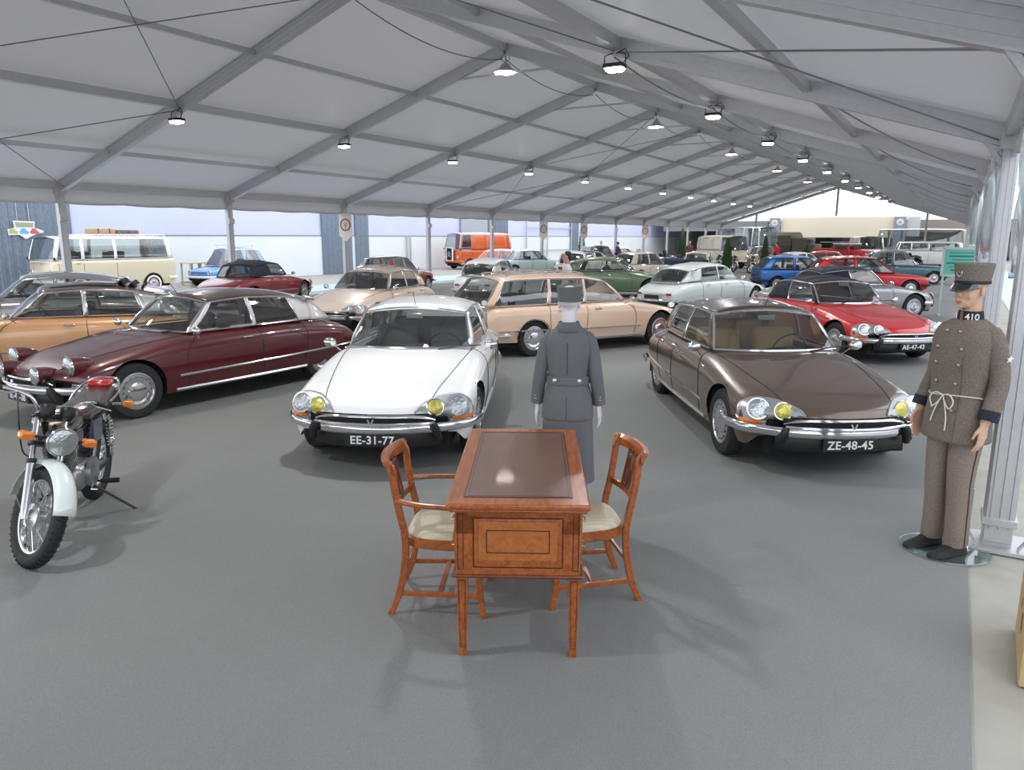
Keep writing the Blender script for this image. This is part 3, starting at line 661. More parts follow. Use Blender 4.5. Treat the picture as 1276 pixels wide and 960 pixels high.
t_, P_, rf_ = ds('peach estate car with roof rack behind the grey uniform mannequin', -6.2, 12.83, 62.6, PCH, PCH, DARKSEAT, kind='estate', cname='estate_car', num=''); roof_rack(t_, rf_)
t_, P_, rf_ = ds('pale rose streamlined saloon with plate FG-66-37', -11.61, 13.38, -76.7, PNK, paint('beige_roof', (.50, .42, .34)), DARKSEAT, num='FG-66-37', strip=False); roof_rack(t_, rf_, h=.045)
ds('white streamlined saloon seen from behind, by the orange hatchback', -13.6, 21.6, 107, WHT, WHT, DARKSEAT, strip=False, num='AL-00-80')
ds('ice white streamlined saloon seen from its rear corner, behind the bronze saloon', -6.2, 21.2, 72, ICE, ICE, DARKSEAT, strip=False)
ds('dark red convertible with black soft top raised, seen from behind', -18.4, 15.8, 108, paint('ruby', (.20, .006, .015)), NAVY, mat('tan_leather', (.45, .20, .10), .6), kind='cabrio', cname='convertible_car', strip=True)
# ---------------------------------------------------------------- writing desk and chairs
def wood(name, c1, c2, rough=.28):
    m = mat(name, c1, rough, coat=.4); nt = m.node_tree; b = nt.nodes['Principled BSDF']
    tc = nt.nodes.new('ShaderNodeTexCoord'); mp = nt.nodes.new('ShaderNodeMapping'); mp.inputs['Scale'].default_value = (14, 2.2, 14)
    n = nt.nodes.new('ShaderNodeTexNoise'); n.inputs['Scale'].default_value = 3; n.inputs['Detail'].default_value = 8; n.inputs['Distortion'].default_value = .6
    rp = nt.nodes.new('ShaderNodeMapRange'); rp.inputs[1].default_value = .35; rp.inputs[2].default_value = .65
    mx = nt.nodes.new('ShaderNodeMix'); mx.data_type = 'RGBA'; mx.inputs[6].default_value = tuple(c1) + (1,); mx.inputs[7].default_value = tuple(c2) + (1,)
    nt.links.new(tc.outputs['Object'], mp.inputs[0]); nt.links.new(mp.outputs[0], n.inputs['Vector']); nt.links.new(n.outputs[0], rp.inputs[0]); nt.links.new(rp.outputs[0], mx.inputs[0]); nt.links.new(mx.outputs[2], b.inputs['Base Color'])
    return m
CHERRY = wood('cherry_wood', (.40, .115, .024), (.26, .062, .014)); CHERRYD = wood('dark_cherry_wood', (.17, .045, .016), (.10, .025, .010)); HONEY = wood('honey_wood', (.43, .145, .032), (.34, .10, .022))
INLAY = mat('dark_inlay', (.03, .010, .006), .4); LEATHER = mat('brown_leather_inset', (.115, .050, .034), .42, coat=.12, noise=(3.2, .8, (.17, .085, .06)))
d = thing('writing_desk', 'cherry wood writing desk with leather top and tapered legs', 'desk', (-2.005, 3.497, 0), 28.8); d.scale = (1, 1, 1.03)
obj('tabletop', MB().box((0, 0, .775), (.685, 1.42, .030)).box((0, 0, .752), (.66, 1.39, .022)), CHERRY, d, bevel=.009)
obj('leather_inset', MB().box((0, 0, .7905), (.52, 1.22, .003)), LEATHER, d, smooth=False)
mb = MB()
for k, (a, b) in enumerate(((.245, .595), (.262, .612))):
    for s in (-1, 1): mb.box((s * a, 0, .7925), (.003, 2 * b, .001)); mb.box((0, s * b, .7925), (2 * a, .003, .001))
obj('tooled_border', mb, INLAY, d, smooth=False)
fr = MB().box((0, 0, .685), (.60, 1.35, .11))
obj('frieze', fr, CHERRY, d, smooth=False, bevel=.003)
for s in (-1, 1):
    p = obj('end_cabinet', MB().box((0, s * .51, .585), (.60, .33, .33)), CHERRY, d, smooth=False, bevel=.004)
    obj('lower_moulding', MB().box((0, s * .51, .425), (.635, .36, .016)), CHERRYD, p, bevel=.005)
    obj('end_panel', MB().box((0, s * .677, .59), (.42, .008, .235)), CHERRY, p, smooth=False, bevel=.003)
    obj('panel_face', MB().box((0, s * .682, .60), (.38, .006, .19)), HONEY, p, smooth=False, bevel=.002)
    il = MB()
    def rect(mb, cx, cz, w_, h_, y, t=.004):
        for q in (-1, 1): mb.box((cx + q * w_ / 2, y, cz), (t, .002, h_)); mb.box((cx, y, cz + q * h_ / 2), (w_, .002, t))
    rect(il, 0, .60, .30, .11, s * .686); rect(il, 0, .59, .43, .245, s * .676)
    for q in (-1, 1): rect(il, q * .277, .60, .026, .29, s * .676, .003)
    obj('inlay', il, INLAY, p, smooth=False)
    for q in (-1, 1):
        for z in (.53, .66):
            dr = obj('drawer', MB().box((q * .303, s * .51, z), (.012, .28, .11)), HONEY, p, smooth=False, bevel=.003)
            obj('drawer_pull', MB().tube([(q * .31, s * .51 - .04, z), (q * .33, s * .51 - .03, z - .01), (q * .33, s * .51 + .03, z - .01), (q * .31, s * .51 + .04, z)], .004, 6), mat('brass', (.6, .42, .15), .25, 1), dr)
for sx in (-1, 1):
    for sy in (-1, 1):
        lg = obj('leg', MB().box((sx * .272, sy * .647, .215), (.058, .058, .43), None, taper=.60), CHERRY, d, smooth=False, bevel=.003)
        il = MB()
        for q in (-1, 1): il.bar((sx * .272 + q * .017, sy * .6765, .40), (sx * .272 + q * .011, sy * .6655, .05), .003, .002)
        il.bar((sx * .272 - .017, sy * .6765, .40), (sx * .272 + .017, sy * .6765, .40), .002, .003); il.bar((sx * .272 - .011, sy * .6655, .05), (sx * .272 + .011, sy * .6655, .05), .002, .003)
        obj('inlay', il, INLAY, lg, smooth=False)
SEATF = mat('cream_striped_fabric', (.66, .60, .44), .85, bump=(120, .3)); nt = SEATF.node_tree
b_ = nt.nodes['Principled BSDF']; tc_ = nt.nodes.new('ShaderNodeTexCoord'); wv = nt.nodes.new('ShaderNodeTexWave'); wv.bands_direction = 'Y'; wv.inputs['Scale'].default_value = 14; wv.inputs['Distortion'].default_value = 1
mx_ = nt.nodes.new('ShaderNodeMix'); mx_.data_type = 'RGBA'; mx_.inputs[6].default_value = (.68, .62, .46, 1); mx_.inputs[7].default_value = (.56, .52, .38, 1)
nt.links.new(tc_.outputs['Object'], wv.inputs['Vector']); nt.links.new(wv.outputs['Fac'], mx_.inputs[0]); nt.links.new(mx_.outputs[2], b_.inputs['Base Color'])
def chair(label, x, y, rz, arms):
    t = thing('dining_chair', label, 'chair', (x, y, 0), rz, 'matching cherry chairs at the desk')
    for s in (-1, 1):
        pts = spline([(-.305, s * .215, 0), (-.262, s * .205, .10), (-.225, s * .20, .26), (-.215, s * .198, .44), (-.245, s * .198, .60), (-.268, s * .20, .74), (-.278, s * .20, .83), (-.312, s * .20, .872)], 5)
        mb = MB(); rs = []
        for i, p in enumerate(pts):
            dd = (pts[min(i + 1, len(pts) - 1)] - pts[max(i - 1, 0)]).normalized(); n_ = V((dd.z, 0, -dd.x)); w_ = .019 if p.z > .1 else .015 + .004 * p.z / .1
            rs.append([p + n_ * a * w_ + V((0, b * .013, 0)) for a, b in ((-1, -1), (1, -1), (1, 1), (-1, 1))])
        obj('back_leg', mb.rings(rs), CHERRY, t, bevel=.004)
        pts = spline([(.215, s * .235, 0), (.195, s * .228, .12), (.188, s * .222, .26), (.195, s * .22, .40)], 5); rs = []
        for i, p in enumerate(pts): w_ = .014 + .008 * p.z / .4; rs.append([p + V((a * w_, b * w_, 0)) for a, b in ((-1, -1), (1, -1), (1, 1), (-1, 1))])
        obj('front_leg', MB().rings(rs), CHERRY, t, bevel=.004)
    def outline(sc_, z):
        P = []
        for k in range(36):
            a = 2 * pi * k / 36; c, s_ = cos(a), sin(a); e = .55
            X = math.copysign(abs(c) ** e, c); Y = math.copysign(abs(s_) ** e, s_); P.append(V((-.005 + X * .225 * sc_, Y * (.225 + .022 * X) * sc_, z)))
        return P
    obj('seat_rail', MB().rings([outline(1.0, .385), outline(1.02, .39), outline(1.02, .435), outline(.99, .44)]), CHERRY, t)
    obj('seat', MB().rings([outline(.95, .435), outline(.96, .450), outline(.90, .472), outline(.74, .488), outline(.45, .496), outline(.1, .498)]), SEATF, t)
    tr = [V((-.302 - .045 * (1 - (v / .24) ** 2), v, .868)) for v in [-.235 + .47 * k / 14 for k in range(15)]]
    rs = [[p + V(q) for q in ((-.018, 0, .012), (.012, 0, .018), (.030, 0, -.002), (.026, 0, -.052), (.012, 0, -.052), (.006, 0, -.012))] for p in tr]
    obj('top_rail', MB().rings(rs), CHERRY, t, bevel=.003)
    lr = [V((-.245 - .03 * (1 - (v / .2) ** 2), v, .60)) for v in [-.195 + .39 * k / 10 for k in range(11)]]
    obj('lower_rail', MB().rings([[p + V(q) for q in ((-.009, 0, .017), (.009, 0, .017), (.009, 0, -.017), (-.009, 0, -.017))] for p in lr]), CHERRY, t)
    sp = MB()
    def bk(y, z): k = (z - .60) / .24; return V((-.268 - .050 * k, y, z))
    for s in (-1, 1): sp.bar(bk(s * .055, .60), bk(s * .055, .83), .016, .014, (1, 0, 0))
    dia = [(0, .62), (.032, .67), (.034, .72), (.022, .77), (0, .81), (-.022, .77), (-.034, .72), (-.032, .67)]
    sp.tube([bk(*p) for p in dia], .009, 6, closed=True); sp.bar(bk(0, .60), bk(0, .83), .012, .010, (1, 0, 0)); sp.bar(bk(-.055, .625), bk(.055, .625), .012, .014, (1, 0, 0)); sp.bar(bk(-.055, .815), bk(.055, .815), .012, .014, (1, 0, 0))
    obj('back_splat', sp, CHERRYD, t, smooth=False, bevel=.002)
    st = MB()
    for s in (-1, 1): st.bar((-.255, s * .205, .125), (.195, s * .228, .125), .014, .030)
    st.bar((-.03, -.215, .125), (-.03, .215, .125), .030, .014)
    st.bar((-.235, -.2, .235), (-.235, .2, .235), .018, .022)
    obj('stretcher', st, CHERRY, t, smooth=False, bevel=.003)
    if arms:
        for s in (-1, 1):
            a = spline([(-.255, s * .20, .655), (-.14, s * .245, .650), (.0, s * .262, .645), (.075, s * .255, .638), (.092, s * .245, .612), (.08, s * .238, .55), (.065, s * .232, .48), (.06, s * .23, .42)], 5)
            obj('armrest', MB().tube(a, .0165, 8, flat=1.15), CHERRY, t)
    return t
chair('cherry armchair with cream seat drawn up at the white saloon side of the desk', -2.335, 3.26, 28, True)
chair('cherry chair with cream seat, no visible arms, at the bronze saloon side of the desk', -1.75, 3.745, 221, False)

# ---------------------------------------------------------------- figures
def fuse(name, m, parent, caps, balls, voxel=.006, smooth=2):
    mb = MB()
    for a, b, ra, rb in caps:
        a, b = V(a), V(b); dd = b - a; L = dd.length; q = dd.to_track_quat('Z', 'Y').to_matrix().to_4x4(); mx = M.Translation(a) @ q
        prof = [(ra * cos(t) + 1e-4, -ra * sin(t)) for t in (pi / 2, pi / 3, pi / 6, 0)] + [(rb * cos(t) + 1e-4, L + rb * sin(t)) for t in (0, pi / 6, pi / 3, pi / 2)]
        mb.lathe(prof, mx, 12)
    for c, r, *rot in balls:
        mb.ball((0, 0, 0), r, M.Translation(c) @ (rot[0].to_4x4() if rot else M.Identity(4)), 16, 10)
    o = obj('tmp_' + name, mb, m, None, fix=False)
    r = o.modifiers.new('r', 'REMESH'); r.mode = 'VOXEL'; r.voxel_size = voxel; r.use_smooth_shade = True
    s_ = o.modifiers.new('s', 'SMOOTH'); s_.factor = .5; s_.iterations = smooth
    me = bpy.data.meshes.new_from_object(o.evaluated_get(bpy.context.evaluated_depsgraph_get()))
    bpy.data.objects.remove(o); me.materials.clear(); me.materials.append(m); me.shade_smooth(); me.name = name
    q = bpy.data.objects.new(name, me); C.objects.link(q)
    if parent: q.parent = parent
    return q
def hand(w, f, up, side, L=.19, curl=.5, spread=.02):
    """capsules of one hand: wrist w, direction f, palm normal up, thumb side vector side"""
    w, f, up, side = V(w), V(f).normalized(), V(up).normalized(), V(side).normalized(); out = []
    for k in range(5): out.append((w + side * (.030 - .015 * k) * .7, w + f * L * .48 + side * (.032 - .016 * k), .014, .0115))
    for k, ln in enumerate((.40, .45, .42, .33)):
        b = w + f * L * .50 + side * (.030 - .020 * k); p = b; dr = f.copy()
        for j, (fr_, rr) in enumerate(((.46, .0092), (.30, .0082), (.24, .0074))):
            dr = (dr + up * curl * (.35 + .3 * j)).normalized(); q = p + dr * L * ln * fr_ * 1.15; out.append((p, q, rr, rr * .92)); p = q
    b = w + f * L * .14 + side * .030; q = b + (f * .8 + side * .55 + up * .25).normalized() * L * .24; r_ = q + (f * .95 + side * .1 + up * .3).normalized() * L * .20
    out += [(b, q, .0125, .0105), (q, r_, .010, .008)]
    return out
def head(c, s=1, face=True, nose=True):                # c: base of the skull centre at eye level; looks along +x
    c = V(c); o = lambda x, y, z: c + V((x, y, z)) * s
    b = [(o(-.012, 0, .045), (.098 * s, .076 * s, .088 * s)), (o(.018, 0, -.02), (.074 * s, .066 * s, .088 * s)), (o(.038, 0, -.082), (.046 * s, .046 * s, .036 * s)), (o(.02, 0, -.06), (.060 * s, .058 * s, .05 * s))]
    if face:
        b += [(o(.088, 0, -.028), (.018 * s, .0125 * s, .014 * s)), (o(.082, 0, -.008), (.013 * s, .009 * s, .025 * s)), (o(.082, 0, -.066), (.009 * s, .024 * s, .007 * s)), (o(.081, 0, -.078), (.010 * s, .020 * s, .007 * s)), (o(.074, 0, -.102), (.014 * s, .018 * s, .013 * s))]
        for y in (-1, 1): b += [(o(.060, y * .034, .016), (.026 * s, .028 * s, .010 * s)), (o(.058, y * .040, -.035), (.020 * s, .018 * s, .022 * s)), (o(-.005, y * .077, -.012), (.018 * s, .008 * s, .032 * s))]
    return b
def ell(z, rx, ry, cx=0, cy=0, n=28, e=1, rot=0):
    P = []
    for k in range(n):
        a = 2 * pi * k / n; c, s = cos(a), sin(a); P.append(V((cx + math.copysign(abs(c) ** e, c) * rx, cy + math.copysign(abs(s) ** e, s) * ry, z)))
    return P
def loft(rows, n=32, e=.85, sub=3):                     # rows (z, rx(depth), ry(width), cx, cy)
    P = spline([(r[0], r[1], r[2]) for r in rows], sub); Q = spline([(r[3] if len(r) > 3 else 0, r[4] if len(r) > 4 else 0, 0) for r in rows], sub)
    return MB().rings([ell(p.x, p.y, p.z, q.x, q.y, n, e) for p, q in zip(P, Q)])
SKINM = mat('mannequin_skin', (.56, .34, .22), .42, coat=.15); WSK = mat('white_mannequin', (.74, .70, .74), .38, coat=.2); SKIN = mat('skin', (.58, .34, .25), .5); HAIR = mat('dark_hair', (.02, .013, .01), .6)
TWEED = mat('brown_grey_wool', (.245, .205, .170), .95, noise=(170, 1.6, (.125, .105, .09)), bump=(220, .5), spec=.15); TROU = mat('brown_wool_trousers', (.30, .245, .205), .95, noise=(170, 1.5, (.18, .15, .125)), bump=(220, .5), spec=.15)
NAVYW = mat('navy_felt', (.010, .013, .024), .8); GSUIT = mat('grey_suit_cloth', (.17, .175, .185), .85, noise=(300, 1, (.125, .13, .14)), bump=(300, .25), spec=.2); BLKS = mat('black_shoe_felt', (.012, .012, .014), .7)
BRASSB = mat('dull_button_metal', (.42, .38, .32), .35, .9); CORD = mat('white_cord', (.70, .66, .56), .7)
# man
mn = thing('uniform_mannequin', 'male mannequin in brown wool postal uniform and peaked cap beside the metal upright', 'mannequin', (.10, 5.50, 0), -130)
b = head((.02, 0, 1.735), 1.04); caps = [((-.01, 0, 1.46), (.0, 0, 1.66), .062, .056), ((0, 0, 1.0), (0, 0, 1.36), .11, .12), ((-.01, -.10, 1.42), (-.01, .10, 1.42), .05, .05)]
for s in (-1, 1):
    sh = V((-.01, s * .175, 1.45)); el = V((-.03, s * .225, 1.17)); wr = V((.06, s * .235, .93))
    caps += [(sh, el, .040, .038), (el, wr, .040, .027), ((0, s * .08, .98), (.01, s * .082, .53), .075, .055), ((.01, s * .082, .53), (-.01, s * .088, .10), .052, .036), ((-.01, s * .088, .10), (.02, s * .09, .05), .030, .024)]
    caps += hand(wr, (.12, s * .03, -1), (.35, -s * 1, 0), (1, s * .2, .1), .195, .42)
body = fuse('body', SKINM, mn, caps, b, .0055, 2)
fc = MB()
for y in (-1, 1): fc.ball((.105, y * .035, 1.742), (.006, .014, .006), n=8, m=6)
obj('eyes', fc, mat('eye_dark', (.05, .035, .03), .3), body); obj('lips', MB().ball((.112, 0, 1.660), (.008, .024, .008), n=10, m=6), mat('lip_colour', (.42, .17, .13), .5), body)
coat = [(.775, .160, .200, .0), (.80, .163, .203), (.95, .155, .192), (1.08, .142, .176), (1.20, .146, .184), (1.34, .150, .200), (1.43, .138, .203), (1.49, .112, .178), (1.535, .085, .115, -.005), (1.55, .070, .085, -.008)]
ja = obj('coat', loft(coat, e=.80), TWEED, mn)
for s in (-1, 1):
    sl = spline([(-.012, s * .130, 1.478), (-.015, s * .178, 1.425), (-.03, s * .208, 1.30), (-.032, s * .226, 1.17), (.01, s * .238, 1.05), (.045, s * .244, .96)], 5); nn = len(sl)
    obj('sleeve', MB().tube(sl, [(lerp(.062, .053, i / (nn - 1)) - (.016 if i == 0 else 0)) for i in range(nn)], 18), TWEED, ja)
    obj('cuff', MB().tube([(.030, s * .241, 1.005), (.048, s * .245, .945)], [.057, .057], 18), NAVYW, ja)
    obj('epaulette', MB().box((-.01, s * .135, 1.505), (.055, .10, .012), M.Rotation(-s * .50, 3, 'X')), NAVYW, ja, bevel=.005)
co_ = obj('collar', MB().rings([ell(1.530, .076, .080, -.006, 0, 28, 1), ell(1.60, .066, .070, -.002, 0, 28, 1), ell(1.60, .060, .064, -.002, 0, 28, 1), ell(1.53, .070, .074, -.006, 0, 28, 1)], True, False), NAVYW, ja)
for s in (1,): text('410', 'collar_number', mat('silver_thread', (.75, .75, .72), .5), co_, frame((.053, s * .058, 1.565), (-.66, s * .75, 0), (0.05, 0, 1)), .052, .002, .001)
text('410', 'collar_number', MAT['silver_thread'], co_, frame((.053, -.058, 1.565), (.66, .75, 0), (0.05, 0, 1)), .052, .002, .001)
obj('collar_facing', MB().box((.073, 0, 1.562), (.004, .016, .066)), TWEED, co_)
def coat_x(z, y, rows=coat):
    for a, c in zip(rows, rows[1:]):
        if a[0] <= z <= c[0]:
            t = (z - a[0]) / (c[0] - a[0]); rx, ry = lerp(a[1], c[1], t), lerp(a[2], c[2], t); break
    k = min(abs(y) / ry, .98); co = (1 - k ** (2 / .8)) ** (.8 / 2); return rx * co
mb = MB()
for z, yy in ((1.475, .045), (1.37, .085), (1.27, .080), (1.15, .070), (.98, .07)):
    for s in (-1, 1): mb.ball((coat_x(z, yy) + .006, s * yy, z), (.007, .012, .012), n=10, m=6)
obj('buttons', mb, BRASSB, ja); obj('front_edge', MB().tube([(coat_x(z, .10) + .001, .10 - .0 * z, z) for z in (.785, .9, 1.0, 1.1, 1.2, 1.3, 1.4)], .003, 5), mat('wool_seam', (.10, .085, .07), .9), ja)
cr = MB().tube([(coat_x(1.07, .999 * .176 * sin(a)) * (1 if cos(a) > 0 else -1) * 1.03 + (0), .178 * sin(a) * 1.01, 1.07 + .01 * sin(2 * a)) for a in [2 * pi * k / 36 for k in range(36)]], .004, 6, closed=True)
for s in (-1, 1):
    cr.tube(spline([(.150, 0, 1.07), (.158, s * .05, 1.08), (.160, s * .085, 1.04), (.160, s * .06, .99), (.156, s * .02, 1.03), (.150, 0, 1.07)], 5), .004, 6)
    cr.tube(spline([(.150, 0, 1.07), (.160, s * .03, 1.0), (.165, s * .05, .93), (.170, s * .055, .85 if s > 0 else .89)], 5), .004, 6)
obj('waist_cord', cr, CORD, ja)
star = MB(); mx = frame((-.03, .272, 1.33), (-1, .1, 0), (0, .25, 1))
P = [((.024 if k % 2 == 0 else .010) * cos(pi * k / 5 + pi / 2), (.024 if k % 2 == 0 else .010) * sin(pi * k / 5 + pi / 2), 0) for k in range(10)]
star.add([(p[0], p[1], z) for z in (0, .006) for p in P], [tuple(range(10)), tuple(range(19, 9, -1))] + [(k, (k + 1) % 10, (k + 1) % 10 + 10, k + 10) for k in range(10)], mx)
obj('sleeve_star', star, WHITEP, ja, smooth=False)
tm = MB(); stp = MB()
for s in (-1, 1):
    tm.rings([ell(z, rx, ry, cx, s * cy, 24, .9) for z, rx, ry, cx, cy in ((.95, .115, .095, 0, .082), (.80, .103, .090, .0, .082), (.62, .090, .078, .01, .082), (.50, .084, .071, .01, .082), (.35, .079, .066, .0, .084), (.20, .077, .064, -.005, .086), (.075, .078, .065, -.005, .088), (.065, .074, .062, -.005, .088))])
    stp.tube([(cx, s * (cy + ry), z) for z, ry, cx, cy in ((.80, .090, .0, .082), (.62, .078, .01, .082), (.50, .071, .01, .082), (.35, .066, .0, .084), (.20, .064, -.005, .086), (.07, .065, -.005, .088))], .005, 6)
tr_ = obj('trousers', tm, TROU, mn); obj('side_stripe', stp, mat('trouser_stripe', (.05, .035, .028), .9), tr_)
for s in (-1, 1):
    obj('shoe', MB().rings([[V((x_ + .0, s * .095 + y_ * w_, max(z_, .012))) for y_, z_ in ((-1, .015), (-.9, .03), (-.6, h_), (0, h_ * 1.12), (.6, h_), (.9, .03), (1, .015), (0, .012))] for x_, w_, h_ in ((-.085, .025, .06), (-.07, .038, .09), (-.02, .042, .10), (.04, .042, .085), (.10, .048, .055), (.16, .050, .045), (.205, .036, .036), (.225, .015, .025))]), BLKS, mn)
cap = obj('peaked_cap', MB().rings([ell(1.785, .104, .088, .012, 0, 32), ell(1.800, .108, .091, .012), ell(1.865, .118, .100, .012, 0, 32), ell(1.885, .121, .104, .010, 0, 32), ell(1.892, .116, .099, .010, 0, 32), ell(1.893, .02, .02, .01, 0, 32)]) if False else MB().rings([ell(z, a, b_, .012, 0, 32) for z, a, b_ in ((1.772, .103, .088), (1.79, .107, .091), (1.865, .119, .101), (1.888, .122, .104), (1.896, .116, .098), (1.897, .02, .02))]), TWEED, mn)
obj('cap_band', MB().rings([ell(z, a, b_, .012, 0, 32) for z, a, b_ in ((1.768, .106, .091), (1.770, .109, .094), (1.786, .111, .095), (1.788, .107, .092))], True, False), BLACK, cap)
vis = MB().grid(lambda u, v: V((.012 + .104 * cos((u - .5) * 2.3) * (1 + .42 * v * cos((u - .5) * 2.3)) + .004, .092 * sin((u - .5) * 2.3) * (1 + .14 * v), 1.772 - .048 * v * cos((u - .5) * 1.9))), 16, 5)
obj('cap_visor', vis, mat('visor_gloss', (.008, .010, .016), .08, coat=1), cap, solid=.004)
obj('cap_badge', MB().tube([(.132, .018 * cos(a), 1.835 + .018 * sin(a)) for a in [2 * pi * k / 14 for k in range(14)]], .0022, 5, closed=True).tube([(.134, -.012, 1.832), (.135, 0, 1.845), (.134, .012, 1.832)], .0025, 5), SILVER, cap)
obj('glass_base', MB().lathe([(.27, .002), (.275, .006), (.27, .012), (.001, .012)], M.Translation((-.02, 0, 0)), 40), glass_mat('base_glass', (.80, .90, .88), .10), mn)
obj('support_rod', MB().tube([(-.09, .11, .01), (-.09, .11, .45)], .006, 6), CHROME, mn)
# woman, seen from behind
wo = thing('uniform_mannequin', 'white female mannequin in grey jacket, skirt and pillbox hat behind the desk', 'mannequin', (-2.27, 4.62, 0), 112)
b = head((.0, 0, 1.60), .93, face=True); caps = [((-.01, 0, 1.33), (-.005, 0, 1.53), .055, .048), ((0, 0, .92), (0, 0, 1.25), .10, .11), ((-.01, -.12, 1.34), (-.01, .12, 1.34), .055, .055)]
for s in (-1, 1):
    sh = V((-.01, s * .145, 1.35)); el = V((-.02, s * .190, 1.09)); wr = V((.02, s * .215, .885))
    caps += [(sh, el, .042, .034), (el, wr, .033, .023), ((0, s * .085, .92), (.0, s * .085, .48), .078, .050), ((.0, s * .085, .48), (-.02, s * .08, .12), .050, .032), ((-.03, s * .08, .07), (.10, s * .10, .035), .033, .026)]
    caps += hand(wr, (.05, s * .10, -1), (.3, -s * 1, 0), (1, s * .2, .1), .175, .35)
fuse('body', WSK, wo, caps, b, .0055, 2)
jk = [(.80, .140, .180), (.82, .142, .182), (.95, .132, .170), (1.05, .110, .142), (1.12, .110, .140), (1.24, .125, .158), (1.33, .120, .168), (1.39, .098, .148), (1.43, .072, .098, -.005), (1.455, .060, .070, -.008)]
jw = obj('jacket', loft(jk, e=.82), GSUIT, wo)
for s in (-1, 1):
    sl = spline([(-.012, s * .105, 1.385), (-.014, s * .148, 1.335), (-.02, s * .176, 1.22), (-.022, s * .196, 1.09), (.005, s * .212, .98), (.018, s * .220, .895)], 5); nn = len(sl)
    obj('sleeve', MB().tube(sl, [(lerp(.050, .045, i / (nn - 1)) - (.014 if i == 0 else 0)) for i in range(nn)], 18), GSUIT, jw)
    bt = MB()
    for z in (.93, .955): bt.ball((-.030, s * .225, z), (.007, .009, .009), n=8, m=6)
    obj('cuff_buttons', bt, BRASSB, jw)
obj('collar', MB().rings([ell(z, a, b_, -.006, 0, 28) for z, a, b_ in ((1.41, .092, .108), (1.455, .070, .076), (1.475, .064, .070), (1.46, .060, .066))], True, False), GSUIT, jw, solid=.004)
bl = MB().rings([ell(z, a, b_, 0, 0, 36, .82) for z, a, b_ in ((1.052, .110, .142), (1.050, .123, .154), (1.103, .122, .153), (1.105, .110, .141))], True, False)
obj('half_belt', bl, GSUIT, jw)
bt = MB()
for s in (-1, 1): bt.ball((-.116, s * .085, 1.080), (.009, .015, .015), n=12, m=8)
obj('belt_buttons', bt, mat('silver_button', (.75, .75, .73), .3, .7), jw)
obj('back_seam', MB().tube([(-.121, 0, 1.34), (-.127, 0, 1.26), (-.112, 0, 1.12)], .0025, 5).tube([(-.130, 0, .97), (-.142, 0, .81)], .0025, 5), mat('suit_seam', (.045, .046, .05), .9), jw)
sk = MB(); rs = []
for z, a, b_ in ((.98, .115, .155), (.82, .132, .172), (.66, .146, .180), (.34, .166, .192), (.335, .158, .184)):
    r_ = ell(z, a, b_, 0, 0, 64, .85); f_ = (1 - (z - .5) / .5) * .035
    rs.append([V((p.x * (1 + f_ * sin(7 * 2 * pi * k / 64)), p.y * (1 + f_ * sin(7 * 2 * pi * k / 64)), p.z)) for k, p in enumerate(r_)])
obj('skirt', sk.rings(rs), GSUIT, wo)
obj('pillbox_hat', MB().rings([[V((p.x, p.y, p.z + dz * (1 + .35 * p.x / .1))) for p in ell(z, a, b_, -.012, 0, 32)] for z, a, b_, dz in ((1.615, .098, .080, 0), (1.70, .102, .086, .02), (1.705, .096, .080, .02), (1.690, .05, .02, .02))]), mat('hat_grey', (.13, .135, .14), .85, bump=(300, .3)), wo)
for s in (-1, 1):
    obj('shoe', MB().ball((.06, s * .097, .035), (.12, .04, .035)), BLKS, wo)
obj('stand_base', MB().lathe([(.2, .0), (.2, .008), (.001, .008)], None, 30), SILVER, wo)

